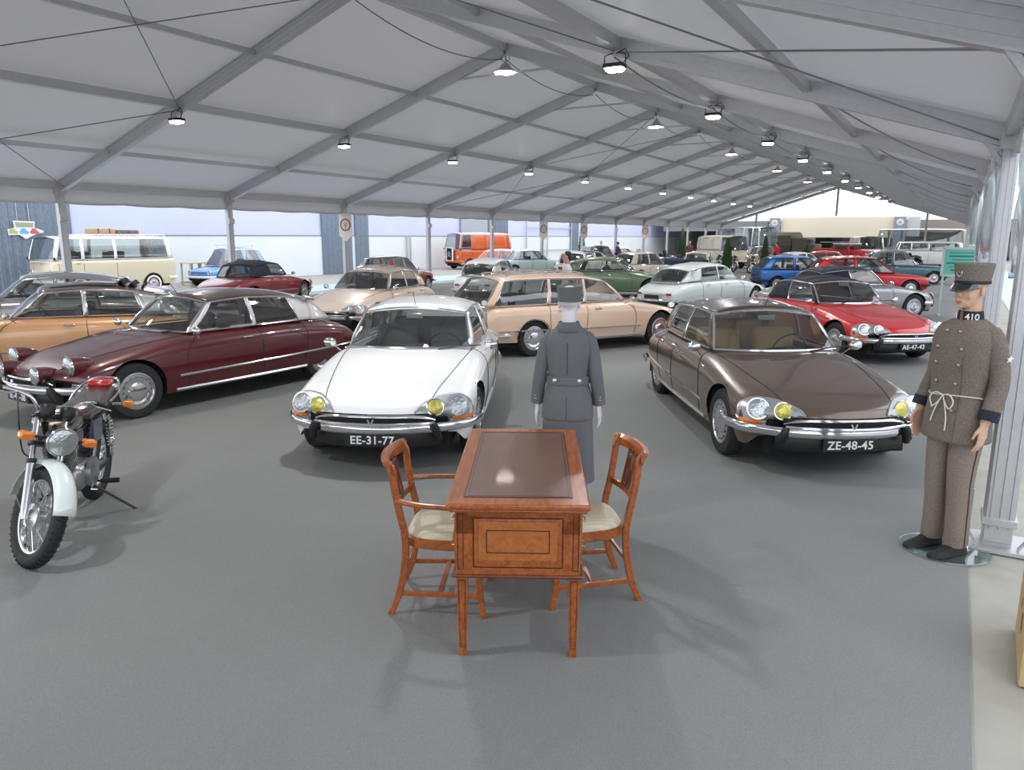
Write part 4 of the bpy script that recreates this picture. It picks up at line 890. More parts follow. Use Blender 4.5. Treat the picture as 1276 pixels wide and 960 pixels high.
def person(name, label, x, y, rz, h, top, bottom, hair=HAIR, walk=.1, arm=.15, extra=None):
    t = thing(name, label, 'person', (x, y, 0), rz); k = h / 1.75
    b = [(V(c) * 1, r) for c, r in head((.01, 0, 1.64), 1)]; caps = [((-.01, 0, 1.38), (.0, 0, 1.56), .055, .05), ((0, 0, .95), (0, 0, 1.30), .12, .13), ((-.01, -.13, 1.38), (-.01, .13, 1.38), .06, .06)]
    jc = MB(); tr = MB()
    for s in (-1, 1):
        sh = V((-.01, s * .18, 1.40)); el = V((-.03, s * .24, 1.12)); wr = V((arm, s * .22, .92)); ft = s * walk
        caps += [(sh, el, .045, .038), (el, wr, .036, .024), ((0, s * .09, .92), (ft * .5 + .02, s * .09, .5), .08, .055), ((ft * .5 + .02, s * .09, .5), (ft, s * .09, .08), .052, .036), ((ft, s * .09, .045), (ft + .14, s * .1, .04), .036, .028)] + hand(wr, (.3, 0, -1), (.2, -s, 0), (1, 0, .2), .17)
        jc.tube(spline([(-.01, s * .14, 1.42), sh + V((0, s * .01, -.03)), el, V((arm * .8, s * .225, .955))], 4), [.06] * 4 + [.058] * 4 + [.05] * 4 + [.045], 12)
        tr.tube([(0, s * .085, .98), (ft * .3, s * .09, .7), (ft * .55 + .02, s * .09, .5), (ft, s * .09, .07)], [.10, .09, .075, .065], 14)
    for g in (caps,): pass
    bd = fuse('body', SKIN, t, caps, b, .012, 2)
    j = obj('shirt', loft([(.90, .12, .17), (1.0, .125, .165), (1.15, .13, .175), (1.32, .13, .195), (1.40, .11, .185), (1.45, .075, .10), (1.475, .06, .065)], 24), top, t); j2 = obj('sleeves', jc, top, j)
    obj('trousers', tr, bottom, t); 
    obj('hair', MB().ball((-.018, 0, 1.70), (.098, .083, .080)).ball((-.05, 0, 1.66), (.06, .075, .07)), hair, t)
    for s in (-1, 1): obj('shoe', MB().ball((s * walk + .06, s * .097, .04), (.13, .045, .04)), BLACK, t)
    if extra:
        mb = MB()
        for s in (-1, 1): mb.tube([(.128, s * .09, 1.0), (.135, s * .09, 1.2), (.12, s * .085, 1.38), (.0, s * .075, 1.455), (-.11, s * .06, 1.38), (-.135, s * .02, 1.15), (-.13, s * .06, .98)], .014, 6, flat=.5)
        obj('braces', mb, extra, j)
    t.scale = (k,) * 3; return t
person('visitor', 'dark-haired person in pale shirt and dark braces, leaning behind the peach estate', -7.75, 15.6, 208, 1.70, mat('pale_shirt', (.72, .66, .68), .8), mat('dark_trousers', (.03, .03, .04), .8), extra=mat('navy_strap', (.02, .03, .07), .7))
# ---------------------------------------------------------------- motorcycle
mc = thing('motorcycle', 'small road motorcycle with white mudguard and amber indicators on its side stand', 'motorcycle', (-5.75, 3.20, 0), -46.6)
WB = 1.28; WR = .315
def mwheel(parent, c, ang, r=WR, tw=.045, disc_=False):
    mx = M.Translation(c) @ M.Rotation(ang, 4, 'Z') @ M.Rotation(pi / 2, 4, 'X')
    w_ = obj('front_wheel' if disc_ else 'rear_wheel', MB().tube([mx @ V(((r - tw) * cos(2 * pi * k / 48), (r - tw) * sin(2 * pi * k / 48), 0)) for k in range(48)], tw, 12, closed=True), RUBBER, parent)
    tb = MB()
    for k in range(44):
        a = 2 * pi * k / 44
        for s in (-1, 1):
            p = [mx @ V((rr * cos(a + da), rr * sin(a + da), z * s)) for rr, da, z in ((r + .003, 0, .004), (r - .001, .03, .020), (r - .016, .05, .036))]; tb.tube(p, .0075, 4)
    obj('tread_blocks', tb, RUBBER, w_)
    rr = r - tw * 1.9
    obj('rim', MB().lathe([(rr - .012, -.02), (rr + .012, -.026), (rr + .018, -.024), (rr + .006, 0), (rr + .018, .024), (rr + .012, .026), (rr - .012, .02), (rr - .016, 0), (rr - .012, -.02)], mx, 48, cap=False), CHROME, w_)
    sp = MB()
    for k in range(36):
        a = 2 * pi * k / 36; s = 1 if k % 2 else -1; da = .5 if (k // 2) % 2 else -.5
        sp.tube([mx @ V((.045 * cos(a + da), .045 * sin(a + da), s * .03)), mx @ V(((rr - .01) * cos(a), (rr - .01) * sin(a), 0))], .0022, 4)
    obj('spokes', sp, CHROME, w_)
    obj('hub', MB().lathe([(.02, -.065), (.055, -.045), (.06, -.035), (.04, -.025), (.035, .02), (.075, .03), (.08, .045), (.05, .05), (.015, .07)], mx, 24), SILVER, w_)
    return w_
ST = R(42); fx = WB; axis = V((-.44, 0, .90)).normalized()   # steering axis in the frame plane
def steer(p):                                           # turn the fork assembly about the steering axis
    o = V((fx - .06, 0, WR)); return o + M.Rotation(ST, 3, axis) @ (V(p) - o)
mwheel(mc, steer((fx, 0, WR)), 0) if False else None
class SMB(MB): pass
def sobj(name, mb, m, parent, **k): mb.v = [tuple(steer(p)) for p in mb.v]; return obj(name, mb, m, parent, **k)
fw = mwheel(mc, V((fx, 0, WR)), 0, disc_=True)
for o in [fw] + list(fw.children):
    for v in o.data.vertices: v.co = steer(v.co)
mwheel(mc, V((0, 0, WR)), 0, tw=.052)
NAVB = paint('navy_tank', (.012, .018, .07)); WMUD = paint('pale_mudguard', (.74, .80, .78)); ENG = mat('engine_alloy', (.42, .42, .42), .35, .9); SMK = mat('smoky_chrome', (.42, .36, .32), .16, 1)
fk = V((-.44, 0, .90)).normalized()
for s in (-1, 1):
    a = V((fx, s * .085, WR)); t0 = a + fk * .02; t1 = a + fk * .34; t2 = a + fk * .66
    g1 = sobj('fork_slider', MB().tube([t0 - fk * .04, t0 + fk * .02, t1], [.020, .027, .026], 14), SILVER, mc); sobj('fork_stanchion', MB().tube([t1, t2], .0175, 12), CHROME, g1); sobj('dust_seal', MB().tube([t1 - fk * .01, t1 + fk * .02], .029, 12), BLACK, g1)
tp = V((fx, 0, WR)) + fk * .64; lw = V((fx, 0, WR)) + fk * .46
sobj('fork_yokes', MB().box(tp, (.07, .23, .025), M.Rotation(-.45, 3, 'Y')).box(lw, (.07, .23, .03), M.Rotation(-.45, 3, 'Y')), BLACK, mc, bevel=.01)
n = 18
def mud(a0, a1, c, r, w_):
    def fn(u, v):
        a = lerp(a0, a1, u); q = (v - .5) * 2; rr = r - .028 * q * q - .012 * abs(q) ** 6; return V((c[0] + rr * cos(a), w_ * q, c[2] + rr * sin(a)))
    return MB().grid(fn, 20, 10)
sobj('front_mudguard', mud(R(22), R(178), (fx, 0, WR), WR + .055, .068), WMUD, mc, solid=.003)
sobj('mudguard_stay', MB().tube([(fx - .0, .09, WR + .02), (fx - .16, .075, WR + .30)], .006, 6).tube([(fx, -.09, WR + .02), (fx - .16, -.075, WR + .30)], .006, 6).tube([(fx, .09, WR), (fx - .36, .075, WR + .10)], .005, 6).tube([(fx, -.09, WR), (fx - .36, -.075, WR + .10)], .005, 6), CHROME, mc)
hl = lw + V((.14, 0, .075))
hd_ = sobj('headlight', MB().lathe([(.03, -.10), (.065, -.08), (.085, -.03), (.088, .02), (.088, .03)], M.Translation(hl) @ M.Rotation(pi / 2, 4, 'Y'), 24), BLACK, mc)
sobj('headlight_lens', disc(hl + V((.028, 0, 0)), (1, 0, 0), .082, .03), LENS, hd_); sobj('headlight_rim', ring(hl + V((.03, 0, 0)), (1, 0, 0), .087, .008), CHROME, hd_)
for s in (-1, 1):
    c = hl + V((-.03, s * .19, .0)); i_ = sobj('indicator', MB().box(c, (.06, .085, .052)), AMBER, mc, bevel=.014); sobj('indicator_stem', MB().tube([hl + V((-.04, s * .07, 0)), c], .010, 8), BLACK, i_)
    c2 = tp + V((.05, s * .062, .065)); g_ = sobj('instrument', MB().lathe([(.030, -.05), (.045, -.03), (.047, .02), (.044, .026)], M.Translation(c2) @ M.Rotation(-.5, 4, 'Y'), 20), BLACK, mc); sobj('dial', MB().lathe([(.040, .027), (.001, .028)], M.Translation(c2) @ M.Rotation(-.5, 4, 'Y'), 20), mat('dial_glass', (.05, .05, .05), .1, coat=1), g_)
hb = spline([(tp.x - .17, -.37, tp.z + .10), (tp.x - .10, -.27, tp.z + .125), (tp.x - .03, -.15, tp.z + .11), (tp.x - .01, -.07, tp.z + .03), (tp.x - .01, .07, tp.z + .03), (tp.x - .03, .15, tp.z + .11), (tp.x - .10, .27, tp.z + .125), (tp.x - .17, .37, tp.z + .10)], 5)
hbo = sobj('handlebar', MB().tube(hb, .0115, 10), CHROME, mc)
for s in (-1, 1):
    sobj('grip', MB().tube([(tp.x - .175, s * .375, tp.z + .099), (tp.x - .115, s * .285, tp.z + .122)], .017, 10), RUBBER, hbo)
    sobj('lever', MB().tube([(tp.x - .06, s * .23, tp.z + .12), (tp.x - .02, s * .27, tp.z + .115), (tp.x - .10, s * .40, tp.z + .09)], .006, 6), CHROME, hbo)
    sobj('cable', MB().tube(spline([(tp.x - .05, s * .22, tp.z + .12), (tp.x + .09, s * .22, tp.z - .02), (tp.x + .06, s * .13, tp.z - .22), (lw.x, s * .07, lw.z - .1)], 6), .005, 6), BLACK, hbo)
tk = [(x_, z0, z1, w_) for x_, z0, z1, w_ in ((1.0, .78, .86, .05), (.97, .74, .90, .10), (.85, .72, .93, .135), (.70, .72, .91, .130), (.56, .73, .86, .105), (.50, .75, .82, .07))]
obj('fuel_tank', MB().rings([[V((x_, w_ * math.copysign(abs(sin(a)) ** .7, sin(a)), (z0 + z1) / 2 + (z1 - z0) / 2 * math.copysign(abs(cos(a)) ** .8, cos(a)))) for a in [2 * pi * k / 24 for k in range(24)]] for x_, z0, z1, w_ in tk]), SMK, mc, sub=1)
se = [(x_, z0, z1, w_) for x_, z0, z1, w_ in ((.54, .76, .80, .07), (.50, .74, .83, .12), (.30, .74, .835, .13), (.05, .75, .85, .125), (-.17, .77, .88, .115), (-.24, .80, .87, .09))]
obj('seat', MB().rings([[V((x_, w_ * math.copysign(abs(sin(a)) ** .6, sin(a)), (z0 + z1) / 2 + (z1 - z0) / 2 * math.copysign(abs(cos(a)) ** .7, cos(a)))) for a in [2 * pi * k / 24 for k in range(24)]] for x_, z0, z1, w_ in se]), mat('gloss_seat_vinyl', (.05, .045, .042), .22, coat=.6), mc)
for s in (-1, 1): obj('side_panel', MB().box((.36, s * .115, .64), (.24, .03, .17)), NAVB, mc, bevel=.02)
obj('tank_side_panel', MB().box((.80, .12, .70), (.22, .03, .10)).box((.80, -.12, .70), (.22, .03, .10)), NAVB, mc, bevel=.02)
fm = MB().tube([(1.02, 0, .86), (.93, 0, .60), (.84, 0, .32), (.55, 0, .24), (.30, 0, .27)], .018, 8)
for s in (-1, 1): fm.tube([(1.0, 0, .80), (.6, s * .07, .70), (.2, s * .10, .72), (-.15, s * .10, .78)], .014, 8); fm.tube([(.30, s * .08, .27), (.25, s * .10, .5), (.18, s * .10, .71)], .014, 8); fm.tube([(.30, s * .09, .30), (0, s * .10, WR)], .016, 8)
obj('frame', fm, BLACK, mc)
en = MB().box((.55, 0, .36), (.32, .22, .20)); obj('engine_case', en, ENG, mc, bevel=.05)
for s in (-1, 1): obj('engine_cover', MB().lathe([(.11, 0), (.105, .03), (.06, .045), (.001, .047)], M.Translation((.50, s * .11, .37)) @ M.Rotation(-s * pi / 2, 4, 'X'), 24), ENG, mc)
cy = MB(); 
for k in range(9): cy.box((.70 + .012 * k, 0, .46 + .024 * k), (.15, .15, .009), M.Rotation(.42, 3, 'Y'))
cy.box((.745, 0, .56), (.10, .10, .22), M.Rotation(.42, 3, 'Y')); obj('cylinder_fins', cy, ENG, mc, smooth=False); obj('carburettor', MB().box((.62, 0, .58), (.09, .07, .09)), SILVER, mc, bevel=.02)
obj('exhaust', MB().tube(spline([(.80, -.06, .52), (.93, -.10, .42), (.86, -.13, .27), (.60, -.14, .22), (.30, -.15, .24)], 6), .018, 10).tube([(.30, -.15, .24), (.22, -.155, .245), (-.28, -.17, .32)], [.018, .036, .034], 14), CHROME, mc)
for s in (-1, 1):
    a, b = V((.0, s * .125, WR + .03)), V((.08, s * .12, .70)); o = obj('rear_shock', MB().tube([a, b], .014, 10), CHROME, mc); sp = MB(); sp.tube([a.lerp(b, .2 + .7 * k / 90) + V((.026 * cos(k * .62), .026 * sin(k * .62), 0)) for k in range(91)], .0045, 5); obj('shock_spring', sp, CHROME, o)
    obj('footpeg', MB().tube([(.42, s * .10, .27), (.42, s * .17, .27)], .010, 8).tube([(.42, s * .16, .27), (.42, s * .28, .275)], .019, 10), RUBBER, mc)
    i_ = obj('rear_indicator', MB().box((-.20, s * .20, .72), (.06, .08, .05)), AMBER, mc, bevel=.014); obj('indicator_stem', MB().tube([(-.20, s * .08, .72), (-.20, s * .17, .72)], .009, 8), CHROME, i_)
obj('rear_mudguard', mud(R(35), R(150), (0, 0, WR), WR + .06, .075), CHROME, mc, solid=.003); obj('tail_light', MB().box((-.30, 0, .78), (.08, .12, .08)), REDL, mc, bevel=.02)
obj('seat_cowl', MB().box((-.20, 0, .89), (.14, .17, .05)), REDL, mc, bevel=.02)
obj('grab_rail', MB().tube(spline([(.1, .14, .80), (-.1, .15, .84), (-.30, .10, .90), (-.33, 0, .91), (-.30, -.10, .90), (-.1, -.15, .84), (.1, -.14, .80)], 5), .009, 8), CHROME, mc)
obj('side_stand', MB().tube([(.42, .10, .24), (.38, .28, .10), (.36, .40, .012)], .010, 8).box((.36, .41, .010), (.05, .05, .012)), BLACK, mc)
obj('gear_lever', MB().tube([(.50, .13, .30), (.62, .15, .27), (.62, .19, .27)], .006, 6), CHROME, mc)
mc.rotation_euler = (R(-4), 0, R(-46.6))
# cardboard box at the right edge
CB = mat('cardboard', (.50, .36, .18), .85, noise=(3, .5, (.45, .32, .16)))
cb = thing('cardboard_box', 'brown cardboard box on the concrete at the right edge', 'box', (.63, 4.20, 0), -2)
obj('carton', MB().box((0, 0, .21), (.36, .62, .42)), CB, cb, bevel=.004); obj('flaps', MB().box((-.05, .0, .425), (.24, .60, .006)).box((.14, 0, .424), (.08, .60, .006)), CB, cb); obj('carton_marking', MB().box((-.1815, -.05, .2), (.001, .05, .09)).box((-.1815, .08, .25), (.001, .03, .05)), mat('carton_ink', (.15, .10, .05), .8), cb, smooth=False)
# ---------------------------------------------------------------- other vehicles
def mirror_pts(l): return l
def vehicle(name, label, cat, x, y, hd, paintm, k, roofm=None, pillar=None, L=3.5, W=1.54, H=1.42, num='', seatm=DARKSEAT, trimm=None, round_lamps=True, sc_=.96, wheels_white=False, redrim=False, bump=None, platem=None, scale_z=1, grille=None, plate_dark=True):
    t = thing(name, label, cat)
    h = L / 2; w_ = W / 2; roofm = roofm or paintm; pillar = pillar or paintm; tm = trimm or CHROME; bump = bump or CHROME
    r = .29; fx, rx = h * .66, -h * .62; ar = .34
    if k == 'hatch':
        st = [(h, w_ * .9, .36, .45, .64, .4), (h * .97, w_ * .94, .28, .46, .69, .4), (h * .8, w_ * .97, .24, .5, .755, .36), (h * .40, w_, .22, .52, .83, .34), (0, w_, .22, .54, .86, .34), (-h * .8, w_ * .98, .24, .54, .875, .34), (-h * .96, w_ * .95, .28, .52, .87, .36), (-h, w_ * .92, .36, .50, .83, .36)]
        bz = .875; z2 = H - .07; a0 = h * .40
        rg = [((a0, w_ * .86, bz - .02), (h * .12, w_ * .72, z2 - .03), 'P'), ((a0 - .07, w_ * .89, bz - .02), (h * .09, w_ * .735, z2 - .02), 'G'), ((-h * .22, w_ * .91, bz), (-h * .22, w_ * .75, z2), 'P'), ((-h * .27, w_ * .91, bz), (-h * .27, w_ * .75, z2), 'G'), ((-h * .76, w_ * .89, bz), (-h * .62, w_ * .72, z2 - .03), 'B'), ((-h * .97, w_ * .80, bz - .005), (-h * .76, w_ * .66, z2 - .06), 'P')]
        hole = (a0 - .02, -h * .93, w_ * .78, .76); bf, br = .10, .06
    elif k in ('saloon', 'coupe', 'beetle'):
        hz = .80 if k != 'coupe' else .74
        st = [(h, w_ * .84, .40, .50, .66, .5), (h * .96, w_ * .92, .30, .50, hz - .06, .45), (h * .75, w_ * .97, .24, .52, hz, .42), (h * .34, w_, .22, .54, hz + .08, .38), (0, w_, .22, .55, .89, .36), (-h * .5, w_ * .98, .23, .55, .89, .38), (-h * .8, w_ * .95, .26, .55, .83, .42), (-h * .95, w_ * .90, .30, .52, .74, .45), (-h, w_ * .82, .40, .50, .64, .5)]
        bz = .885; z2 = H - .07; a0 = h * .32
        rg = [((a0, w_ * .84, bz), (h * .10, w_ * .70, z2 - .03), 'P'), ((a0 - .06, w_ * .87, bz), (h * .07, w_ * .715, z2 - .02), 'G'), ((-h * .12, w_ * .89, bz), (-h * .12, w_ * .73, z2), 'P'), ((-h * .16, w_ * .89, bz), (-h * .16, w_ * .73, z2), 'G'), ((-h * .50, w_ * .85, bz), (-h * .40, w_ * .70, z2 - .03), 'B'), ((-h * .66, w_ * .74, bz - .01), (-h * .50, w_ * .62, z2 - .06), 'P')]
        hole = (a0 - .03, -h * .56, w_ * .76, .78); bf, br = .14, .12
    else:                                               # vans: bodies to waist height and a tall cabin
        b1 = {'bus': 1.22, 'van': 1.25, 'camper': 1.3}[k]
        st = [(h, w_ * .86, .42, .8, b1 - .10, .30), (h * .97, w_ * .94, .34, .8, b1 - .02, .28), (h * .85, w_, .30, .8, b1, .26), (0, w_, .28, .8, b1, .26), (-h * .9, w_, .30, .8, b1, .26), (-h * .98, w_ * .96, .34, .8, b1, .28), (-h, w_ * .90, .42, .8, b1 - .06, .3)]
        bz = b1 - .02; z2 = H - .12; r = .32; ar = .37; fx, rx = h * .60, -h * .56
        f0 = h * .93; kd = 'G' if k != 'van' else 'B'
        rg = [((f0, w_ * .90, bz), (f0 - .17, w_ * .80, z2), 'P'), ((f0 - .08, w_ * .95, bz), (f0 - .25, w_ * .86, z2), 'G'), ((f0 - .85, w_ * .96, bz), (f0 - .87, w_ * .87, z2), 'P'), ((f0 - .95, w_ * .96, bz), (f0 - .97, w_ * .87, z2), kd), ((f0 - 1.95, w_ * .96, bz), (f0 - 1.95, w_ * .87, z2), 'P'), ((f0 - 2.05, w_ * .96, bz), (f0 - 2.05, w_ * .87, z2), kd), ((-h * .84, w_ * .96, bz), (-h * .82, w_ * .87, z2), 'P'), ((-h * .96, w_ * .86, bz), (-h * .92, w_ * .78, z2 - .03), 'P')]
        hole = (f0 - .06, -h * .92, w_ * .86, b1 - .14); bf, br = .14, .06
    arches = [(fx, r, ar), (rx, r, ar)] if k != 'van' else [(fx, r, ar), (rx, r, ar * .9)]
    tail = -h * .85
    B = Body(st, arches, bf + .04, br, w_, 50, h * .82, tail); bo = obj('body', B.mesh(hole), paintm, t, angle=50); P = Proj(bo)
    underside(t, h * .9, -h * .9, w_ * .72, arches, w_ - .02, .2, .5)
    zf = .25 if k in ('hatch', 'saloon', 'coupe', 'beetle') else .55
    cabin(t, hole[0] - .02, hole[1] + .05, w_ * .74, seatm, zf, (.05 * h, -h * .42) if zf < .5 else (h * .55, 0), zs=.40 if zf < .5 else .85, dash=zf < .5, back=.95 if zf < .5 else 1.35)
    for sx in (fx, rx):
        for sg in (1, -1): wheel(t, sx, sg * (w_ - .01), r, .15, 'cap' if k != 'bus' else 'dome', white=wheels_white, red=mat('red_rim', (.35, .01, .015), .3, coat=1) if redrim else None)
    green(t, rg, bf, br, .09 if k not in ('bus', 'van', 'camper') else .13, roofm, pillar, tm, frame_r=.009 if tm is not BLACK else .014)
    gap = MB()
    if zf < .5:
        for sg in (1, -1):
            for xx in (rg[1][0][0] - .06, rg[2][0][0] - .02) + ((rg[4][0][0],) if k == 'saloon' else ()):
                gap.tube([q[0] for q in (P.side(xx - .03 * j / 5, lerp(bz - .04, .28, j / 8), sg) for j in range(9)) if q], .006, 5)
            l = [q[0] for q in (P.top(lerp(a0, h * .93, j / 12), sg * w_ * lerp(.80, .72, j / 12)) for j in range(13)) if q]
            if len(l) > 2: gap.tube(l, .005, 5)
    else:
        for sg in (1, -1):
            for xx in (f0 - .12, f0 - .9, f0 - 2.0): gap.tube([q[0] for q in (P.side(xx, lerp(bz - .05, .36, j / 8), sg) for j in range(9)) if q], .007, 5)
    if gap.v: obj('shut_lines', gap, MAT['shut_line'], t)
    zb = .42 if zf < .5 else .50
    for d, nm in ((1, 'front_bumper'), (-1, 'rear_bumper')):
        bo_ = bf if d > 0 else br
        obj(nm, MB().tube([(d * (h - .35), -w_ - .01, zb)] + [(d * (h + .06 - (bo_ + .05) * abs(v) ** 2.4), v * w_, zb) for v in [-1 + j / 8 for j in range(17)]] + [(d * (h - .35), w_ + .01, zb)], .05, 8, flat=.55), bump, t)
    for sg in (1, -1):
        q = P.front(sg * w_ * .70, .60 if zf < .5 else .78)
        if q:
            o = obj('headlight', disc(q[0] - V((.01, 0, 0)), (1, 0, .05), .085, .03), LENS, t); obj('lamp_bezel', ring(q[0] + V((.012, 0, 0)), (1, 0, .05), .09, .012), CHROME, o)
        q = P.front(sg * w_ * .74, .64 if zf < .5 else .80, -1)
        if q: obj('tail_lamp', MB().box(q[0], (.04, .16 if zf < .5 else .08, .12 if zf < .5 else .2)), REDL, t, bevel=.015)
        q = P.side(a0 - .02 if zf < .5 else f0 - .05, bz - .03, sg)
        if q: o = obj('side_mirror', MB().ball(q[0] + V((.06, sg * .09, .07)), (.035, .06, .045), n=10, m=6), CHROME if bump is CHROME else BLACK, t); obj('mirror_stalk', MB().tube([q[0], q[0] + V((.06, sg * .08, .06))], .007, 5), CHROME, o)
        q = P.side(rg[2][0][0] + .12, bz - .12, sg)
        if q: obj('door_handle', MB().bar(q[0] + V((-.06, sg * .02, 0)), q[0] + V((.06, sg * .02, 0)), .02, .02), CHROME, t)
    if grille: obj('grille', MB().box((h + .0, 0, .60 if zf < .5 else .75), (.03, W * .55, .12)), grille, t, bevel=.01)
    pl = platem or (WHITEP if not plate_dark else BLACK)
    plate(t, num, h + .06, .38 if zf < .5 else .46, 1, pl, .42, WHITEP if pl is BLACK else BLACK); plate(t, num, -h - .05 + br * 0, .62 if zf < .5 else .75, -1, pl, .42, WHITEP if pl is BLACK else BLACK)
    t.location = (x, y, 0); t.rotation_euler = (0, 0, R(hd)); t.scale = (sc_,) * 3
    return t, P
SKY = paint('sky_blue', (.10, .30, .66)); ORG = paint('orange', (.60, .10, .012)); BLU = paint('bright_blue', (.01, .16, .55)); SGE = paint('sage_green', (.16, .24, .15), .3); OLV = paint('olive_roof', (.26, .27, .12), .3); TEAL = paint('dark_teal', (.05, .13, .17), .3); SLV = paint('silver_grey', (.38, .39, .40), .6); WPT = MAT['paint_white']
LCRM = paint('light_cream', (.78, .72, .58)); PTEAL = paint('pale_teal', (.45, .58, .56)); NVY = paint('navy', (.01, .02, .09)); REDV = paint('fire_red', (.42, .008, .012)); PINKV = paint('salmon_pink', (.72, .22, .24)); BLKP = paint('black_car', (.012, .013, .016)); BUSC = paint('bus_cream', (.66, .60, .42)); KHK = mat('khaki_canvas', (.22, .20, .15), .9); RUBY = paint('ruby_side', (.25, .01, .02))
# grey saloon behind the copper one, folded sunroof cloth, roof racks
t_, P_, rf_ = ds('metallic grey streamlined saloon mostly hidden behind the copper gold one', -15.3, 8.0, -128, GRYP, GRYP, DARKSEAT, strip=False)
# bus
bus, P_ = vehicle('camper_bus', 'cream and white camper bus with luggage rack and red wheels by the left wall', 'van', -26.4, 15.9, -92, BUSC, 'bus', roofm=WPT, pillar=WPT, L=4.4, W=1.72, H=1.98, wheels_white=True, redrim=True, bump=WPT, sc_=1.04)
rk = MB()
for s in (-1, 1): rk.tube([(1.1, s * .62, 2.0), (-1.9, s * .62, 2.0)], .015, 6)
for k in range(8): rk.tube([(1.1 - k * .43, -.62, 2.0), (1.1 - k * .43, .62, 2.0)], .012, 6); rk.tube([(1.1 - k * .43, .62, 2.0), (1.1 - k * .43, .66, 1.86)], .012, 6); rk.tube([(1.1 - k * .43, -.62, 2.0), (1.1 - k * .43, -.66, 1.86)], .012, 6)
obj('roof_rack', rk, WPT, bus)
sc2 = thing('suitcase', 'tan suitcase strapped on the camper bus roof rack, the longer of two', 'suitcase', (-26.3, 15.8, 2.10), 88); obj('case_body', MB().box((0, 0, .10), (.85, .5, .17)), mat('tan_case', (.42, .28, .14), .6), sc2, bevel=.03); obj('straps', MB().box((.2, 0, .10), (.04, .51, .18)).box((-.2, 0, .10), (.04, .51, .18)), mat('case_strap', (.10, .06, .04), .6), sc2)
sc3 = thing('suitcase', 'dark worn suitcase on the camper bus roof rack beside the tan one', 'suitcase', (-26.3, 16.72, 2.10), 84); obj('case_body', MB().box((0, 0, .08), (.8, .5, .14)), mat('brown_case', (.22, .17, .13), .7, noise=(12, 1, (.10, .08, .07))), sc3, bevel=.03); obj('handle', MB().tube([(-.06, -.26, .08), (-.05, -.30, .08), (.05, -.30, .08), (.06, -.26, .08)], .008, 5), BLACK, sc3)
# orange corrugated van
hy, P_ = vehicle('delivery_van', 'orange and white delivery van with chevron grille by the left wall', 'van', -26.9, 41.2, -112, ORG, 'van', roofm=WPT, pillar=ORG, L=4.3, W=1.95, H=2.30, bump=ORG, sc_=1.0)
g1 = obj('grille_surround', MB().box((2.18, 0, .93), (.06, .78, .86)), WPT, hy, bevel=.02); obj('grille', MB().box((2.215, 0, .95), (.02, .56, .74)), UNDER, g1)
cv = MB()
for z in (.86, 1.02): 
    for s in (-1, 1): cv.bar((2.235, s * .16, z - .09), (2.235, 0, z + .07), .05, .02, (1, 0, 0))
obj('chevrons', cv, SILVER, g1, smooth=False)
# blue estate with roof rack, wooden table, cut-out sign
b4, P_ = vehicle('estate_car', 'sky blue small estate car with roof rack near the wooden table', 'car', -26.7, 21.5, -80, SKY, 'hatch', L=3.7, W=1.5, H=1.62, bump=WPT)
rk = MB()
for s in (-1, 1): rk.tube([(.2, s * .5, 1.74), (-1.1, s * .5, 1.74)], .02, 6)
for k in range(5): rk.tube([(.2 - k * .32, -.5, 1.74), (.2 - k * .32, .5, 1.74)], .015, 6)
for s in (-1, 1):
    for xx in (.1, -1.0): rk.tube([(xx, s * .5, 1.74), (xx, s * .5, 1.55)], .012, 5)
obj('roof_rack', rk, SILVER, b4)
PALEW = mat('pale_wood', (.60, .50, .30), .6)
tb = thing('wooden_table', 'tall pale wooden trestle table by the white wall beside the blue estate', 'table', (-27.9, 20.9, 0), 90)
obj('tabletop', MB().box((0, 0, .92), (1.3, .7, .05)), PALEW, tb, bevel=.005)
for sx in (-.6, -.1, .26, .6):
    for sy in (-.3, .3): obj('leg', MB().box((sx, sy, .45), (.06, .06, .9)), PALEW, tb, smooth=False)
obj('rail', MB().box((0, .3, .12), (1.4, .04, .05)).box((0, -.3, .12), (1.4, .04, .05)), PALEW, tb, smooth=False)
sg_ = thing('cutout_sign', 'white-edged cutout sign picturing three small cars above the camper bus', 'sign', (-29.40, 14.85, 1.92), 90); sg_.scale = (.68,) * 3
mxs = M(((1, 0, 0, 0), (0, 0, -1, 0), (0, 1, 0, 0), (0, 0, 0, 1)))
obj('hanging_rod', MB().tube([(-.3, .02, .9), (-.3, .02, 3.0)], .02, 6).tube([(.3, .02, .9), (.3, .02, 3.0)], .02, 6), ALU, sg_)
def flat(poly, y, d_=.02): return MB().prism([(a, b) for a, b in poly], y, y - d_)
obj('backing', flat([(-.55, .95), (.55, .93), (.50, .60), (.95, .45), (.95, .35), (.55, .25), (0, .0), (-.30, .22), (-.85, .20), (-.85, .50), (-.50, .60)], .0), WHITEP, sg_, smooth=False)
obj('picture', flat([(-.48, .88), (.48, .86), (.43, .62), (-.43, .62)], -.022, .01), mat('sign_sage', (.35, .38, .28), .6), sg_, smooth=False)
for nm, x0, c_ in (('picture_of_green_car', -.60, (.45, .50, .22)), ('picture_of_blue_car', -.05, (.12, .45, .70)), ('picture_of_red_car', .48, (.60, .12, .14))): obj(nm, flat([(x0 - .2, .28), (x0 + .22, .28), (x0 + .24, .40), (x0 + .12, .44), (x0 + .08, .56), (x0 - .12, .56), (x0 - .18, .44), (x0 - .24, .40)], -.022, .012), mat('sign_' + nm, c_, .6), sg_, smooth=False)
